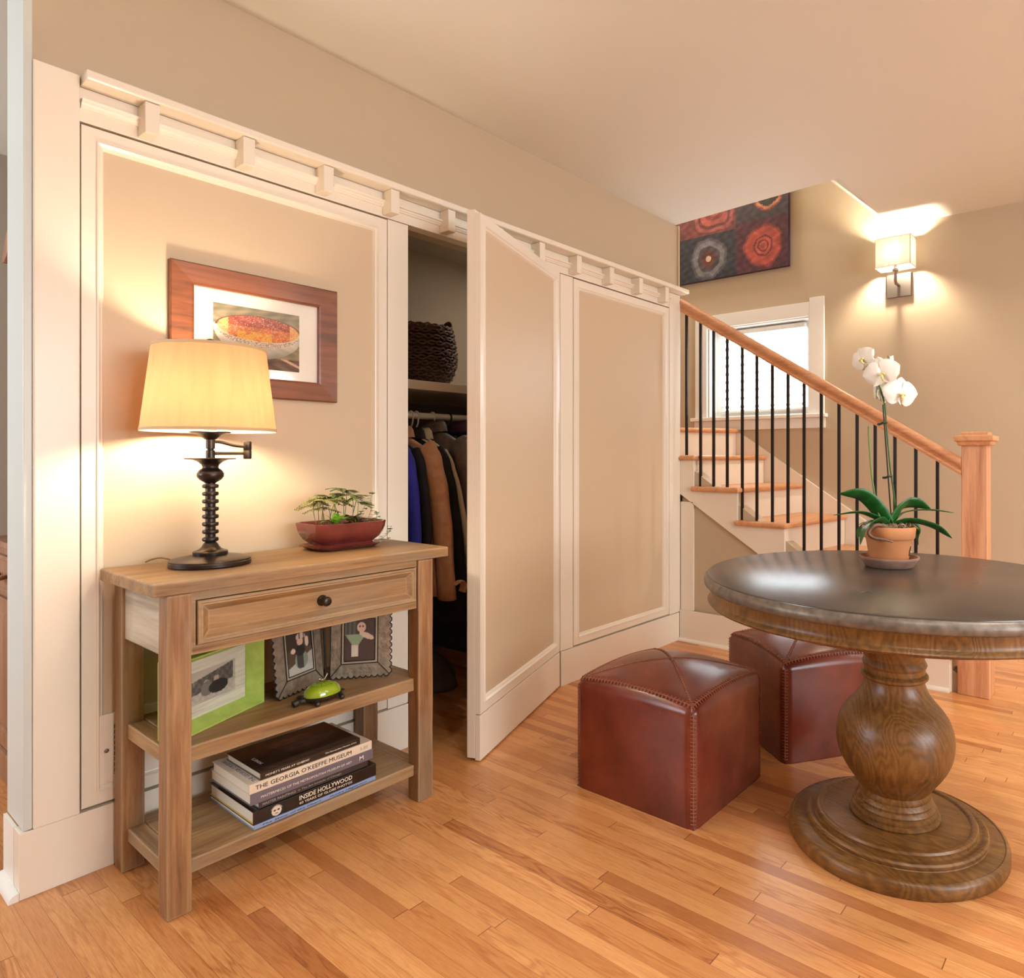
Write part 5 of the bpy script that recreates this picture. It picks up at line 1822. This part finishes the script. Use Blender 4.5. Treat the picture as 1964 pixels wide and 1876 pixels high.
def coat(label, x, mat, cat='coat', name='hanging_coat', half=0.205, tx=0.05, top=1.205, hem=0.55, sleeve=0.60, sr=0.055, sy_=0.0, puff=0.0, collar=True, lean=0.0, flare=1.15, sl2=True):
    """garment on a hanger, turned edge-on: wide along y, thin along x; near sleeve towards the door"""
    o = thing(name, label, cat, (x, RYY, hem))
    top -= 0.05
    rn = random.Random(int(x * 1000))
    b_ = new()
    loops = []
    N = 28
    lv = [(top + 0.012, 0.30, 0.5), (top, 0.45, 0.7), (top - 0.03, 0.78, 0.95), (top - 0.06, 0.97, 1.0), (top - 0.12, 1.0, 1.05), (top - 0.25, 0.98, 1.1)]
    k = 6
    for i in range(1, k + 1):
        t = i / k
        lv.append((top - 0.25 + (hem - top + 0.25) * t, 0.98 + (flare - 1) * t, 1.1 + 0.15 * t))
    ph = rn.uniform(0, 6)
    for (z, fy, fx) in lv:
        L_ = []
        for i in range(N):
            a = 2 * PI * i / N
            fold = 1 + 0.10 * math.sin(5 * a + ph + z * 3) * min(1, (top - z) * 3 + 0.1)
            c_, s_ = math.cos(a), math.sin(a)
            L_.append((x + lean * (top - z) + tx * fx * fold * (abs(s_) ** 0.8) * (1 if s_ > 0 else -1), RYY + half * fy * (abs(c_) ** 0.75) * (1 if c_ > 0 else -1), z))
        loops.append(L_)
    loft(b_, loops)
    mesh('body', b_, mat, o, smooth='all')
    for s_ in ((-1, 1) if sl2 else (-1,)):
        P = spline([(x, RYY + s_ * (half - 0.03), top - 0.045), (x - 0.004 + lean * 0.07, RYY + s_ * (half + 0.015), top - 0.11), (x + lean * 0.26, RYY + s_ * (half + 0.035 + sy_), top - 0.30), (x + lean * (sleeve - 0.04), RYY + s_ * (half + 0.03 + sy_), top - sleeve)], 7)
        n = len(P)
        if puff:
            rr_ = [sr * (0.9 - 0.25 * i / n) * (1 - puff * abs(math.cos(i * 0.9))) for i in range(n)]
        else:
            rr_ = [sr * (0.92 - 0.28 * i / n) * (1 + 0.04 * math.sin(i * 1.3)) for i in range(n)]
        rr_[0] *= 0.6
        b_ = new()
        tube(b_, P, rr_, 14, flat=0.62, up=(1, 0, 0))
        mesh('sleeve', b_, mat, o, smooth='all')
    if collar:
        b_ = new()
        loops = []
        for (z, sc_) in ((top - 0.012, 1.1), (top + 0.02, 1.05), (top + 0.045, 0.95), (top + 0.03, 1.2), (top - 0.005, 1.35)):
            loops.append([(x + 0.030 * sc_ * math.sin(2 * PI * i / 20), RYY + 0.066 * sc_ * math.cos(2 * PI * i / 20) - 0.01, z - 0.012 * math.cos(2 * PI * i / 20)) for i in range(20)])
        loft(b_, loops, cap0=False, cap1=False)
        mesh('collar', b_, mat, o, smooth='all')
    return o


NAVY = cloth('royal_blue_cloth', lin(26, 28, 110), lin(46, 44, 150))
DARK = cloth('black_cloth', lin(24, 18, 20), lin(34, 28, 30))
TAN = cloth('camel_wool', lin(190, 140, 106), lin(208, 158, 124), vs=30)
CREAM = cloth('cream_cotton', lin(202, 188, 158), lin(220, 208, 180))
PUFF = cloth('grey_nylon', lin(96, 84, 80), lin(128, 114, 108), 0.4, 14, (60, 0.6, 0.004))
PLUM = cloth('plum_nylon', lin(58, 30, 54), lin(84, 48, 76), 0.5)
INDIGO = cloth('dark_indigo_denim', lin(26, 22, 34), lin(44, 38, 52))
coat('bright blue garment at the left end of the closet rod', 1.605, NAVY, 'garment', 'hanging_garment', tx=0.026, top=1.19, hem=0.55, sleeve=0.55, sr=0.05, lean=0.04)
coat('black garment hanging between the blue one and the camel coat', 1.662, DARK, 'garment', 'hanging_garment', tx=0.020, top=1.20, hem=0.60, sleeve=0.5, sr=0.034, lean=0.05)
tanc = coat('camel wool coat with buttoned cuff hanging in the closet', 1.712, TAN, tx=0.028, top=1.205, hem=0.50, sleeve=0.66, sr=0.070, sy_=0.01, lean=0.10)
b = new()
cfx = 1.712 + 0.066 - 0.012
tube(b, spline([(cfx, RYY - 0.30, 0.56), (cfx + 0.026, RYY - 0.305, 0.572), (cfx + 0.048, RYY - 0.30, 0.556), (cfx + 0.044, RYY - 0.295, 0.525)], 4), 0.017, 8, flat=0.35)
mesh('cuff_strap', b, TAN, tanc, smooth='all')
coat('black coat hanging right of the camel coat', 1.768, DARK, tx=0.022, top=1.20, hem=0.36, sleeve=0.70, sr=0.048, lean=0.15)
coat('thin cream shirt with long sleeve hanging in the closet', 1.806, CREAM, 'shirt', 'hanging_shirt', tx=0.010, top=1.20, hem=0.62, sleeve=0.70, sr=0.024, sy_=0.01, lean=0.16)
coat('grey quilted puffer jacket hanging in the closet', 1.882, PUFF, 'jacket', 'hanging_jacket', tx=0.040, top=1.235, hem=0.60, sleeve=0.62, sr=0.075, puff=0.16, lean=0.06)
coat('long dark indigo coat reaching down below the others', 1.955, INDIGO, tx=0.022, top=1.17, hem=0.225, sleeve=0.8, sr=0.05, sy_=-0.01)
coat('plum jacket at the right of the closet rod', 2.02, PLUM, 'jacket', 'hanging_jacket', tx=0.026, top=1.24, hem=0.62, sleeve=0.6, sr=0.055)
hanger(1.772, WHITE, 'leftmost white plastic hanger on the closet rod')
hanger(1.80, WHITE, 'second white plastic hanger from the left on the closet rod')
hanger(1.885, WHITE, 'white hanger above the grey puffer jacket')
hanger(1.975, plain('black_plastic', lin(30, 26, 28), 0.4), 'black hanger at the right of the closet rod', grp=None)
# grey blanket slumped on the closet floor, and a pair of shoes
b = new()
loops = []
rb = random.Random(2)
for k in range(9):
    t = k / 8
    s_ = math.sin(PI * (0.5 + t * 0.5))
    loops.append([(1.99 + (0.13 * s_ + 0.012 * math.sin(4 * 2 * PI * i / 24 + k)) * math.cos(2 * PI * i / 24), 2.70 + (0.16 * s_ + 0.01 * math.sin(3 * 2 * PI * i / 24 + k * 2)) * math.sin(2 * PI * i / 24), 0.001 + 0.19 * t) for i in range(24)])
loft(b, loops)
tag(mesh('tote_bag', b, cloth('grey_felt', lin(84, 74, 70), lin(108, 96, 90)), smooth='all'), 'slumped grey bag on the closet floor', 'bag')

# ------------------------------------------------------------------ hutch in the hall beyond the end of the wall
hu = thing('hutch', 'old carved pine hutch with open shelves seen past the end of the wall', 'hutch', (0.8, 2.85, 0))
HY0, HY1 = 2.34, 3.22
mesh('lower_cabinet', bx(0.55, 1.06, HY0, HY1 - 0.02, 0.06, 0.775), HUTCH, hu, bevel=0.004)
mesh('plinth', bx(0.538, 1.06, HY0, HY1, 0, 0.098), HUTCH, hu, bevel=0.008)
mesh('counter', bx(0.53, 1.07, HY0 - 0.005, HY1 + 0.02, 0.776, 0.800), HUTCH, hu, bevel=0.006)
for (a, c) in ((2.36, 2.77), (2.79, 3.18)):
    mdr = mesh('drawer', frame(new(), a, c, 0.63, 0.75, [(0, 0), (0, 0.010), (0.004, 0.013), (0.012, 0.013), (0.016, 0.009), (0.02, 0.009)], lambda u, v, h: Vector((0.5495 - h, u, v)), fill=True), HUTCH, hu)
    b = new()
    yc = (a + c) / 2
    tube(b, spline([(0.536, yc - 0.05, 0.69), (0.515, yc - 0.045, 0.685), (0.510, yc, 0.680), (0.515, yc + 0.045, 0.685), (0.536, yc + 0.05, 0.69)], 4), 0.007, 8)
    mesh('drawer_pull', b, plain('carved_walnut_pull', lin(110, 66, 40), 0.4), mdr, smooth='all')
    b = new()
    frame(b, a, c, 0.115, 0.61, [(0, 0), (0, 0.010), (0.05, 0.010), (0.055, 0.004), (0.075, 0.008), (0.09, 0.008)], lambda u, v, h: Vector((0.5495 - h, u, v)), fill=True)
    mesh('cabinet_door', b, HUTCH, hu)
UX = 0.60
mesh('upper_side', bx(UX, UX + 0.28, 2.953, 2.975, 0.8005, 1.74), HUTCH, hu, bevel=0.002)
mesh('upper_side', bx(UX, UX + 0.28, HY0, HY0 + 0.022, 0.8005, 1.74), HUTCH, hu, bevel=0.002)
mesh('upper_back', bx(UX + 0.27, UX + 0.285, HY0 + 0.023, 2.952, 0.8005, 1.74), plain('dark_hutch_back', lin(96, 58, 40), 0.6), hu)
for z in (1.53, 1.385, 1.205, 1.10):
    mesh('shelf', bx(UX, UX + 0.268, HY0 + 0.023, 2.952, z, z + 0.018), HUTCH, hu, bevel=0.003)
for k in range(3):
    y0 = HY0 + 0.03 + 0.194 * k
    sd_ = mesh('small_drawer', frame(new(), y0, y0 + 0.19, 1.120, 1.203, [(0, 0), (0, 0.008), (0.006, 0.010), (0.012, 0.006), (0.02, 0.006)], lambda u, v, h: Vector((UX - h, u, v)), fill=True), HUTCH, hu)
    b = new()
    lathe(b, [(0.001, 0), (0.006, 0), (0.006, 0.008), (0.013, 0.014), (0.015, 0.022), (0.010, 0.028), (0.001, 0.03)], (0, 0), 16, M=Matrix.Translation((UX - 0.007, y0 + 0.155, 1.163)) @ Matrix.Rotation(-PI / 2, 4, 'Y'))
    mesh('knob', b, plain('bone_knob', lin(206, 190, 160), 0.4), sd_, smooth='all')
# arched cornice
b = new()
pts = []
for k in range(25):
    t = k / 24
    y = 3.075 - (3.075 - (HY0 - 0.06)) * t
    pts.append((y, 1.745 + 0.20 * math.sin(PI * t) ** 0.8 + 0.02 * abs(math.sin(PI * 3 * t))))
low = [(p[0], max(1.735, p[1] - 0.075)) for p in reversed(pts)]
prism(b, pts + low, 'x', UX - 0.055, UX + 0.29)
mesh('cornice', b, HUTCH, hu, bevel=0.008)
b = new()
pts2 = [(2.975, 1.74), (2.975, 1.60)]
for k in range(13):
    t = k / 12
    pts2.append((2.953 - (2.953 - HY0 - 0.02) * t, 1.62 + 0.10 * math.sin(PI * t)))
pts2 += [(HY0, 1.60), (HY0, 1.74)]
for k in range(1, 12):
    t = 1 - k / 12
    pts2.append((2.953 - (2.953 - HY0 - 0.02) * t, 1.74 + 0.14 * math.sin(PI * t)))
prism(b, pts2, 'x', UX - 0.012, UX - 0.0005)
mesh('arched_valance', b, HUTCH, hu)
tb = thing('tin_box', 'blue patterned box standing on the hutch counter', 'box', (0.66, 3.08, 0.8005))
mesh('box_body', bx(0.60, 0.72, 3.0, 3.16, 0.8005, 0.915), plain('blue_box_print', lin(66, 64, 120), 0.35, var=0.6, vscale=60), tb, bevel=0.003)
mesh('box_lid', bx(0.597, 0.723, 2.997, 3.163, 0.9155, 0.93), plain('pink_box_lid', lin(170, 130, 150), 0.35), tb, bevel=0.003)
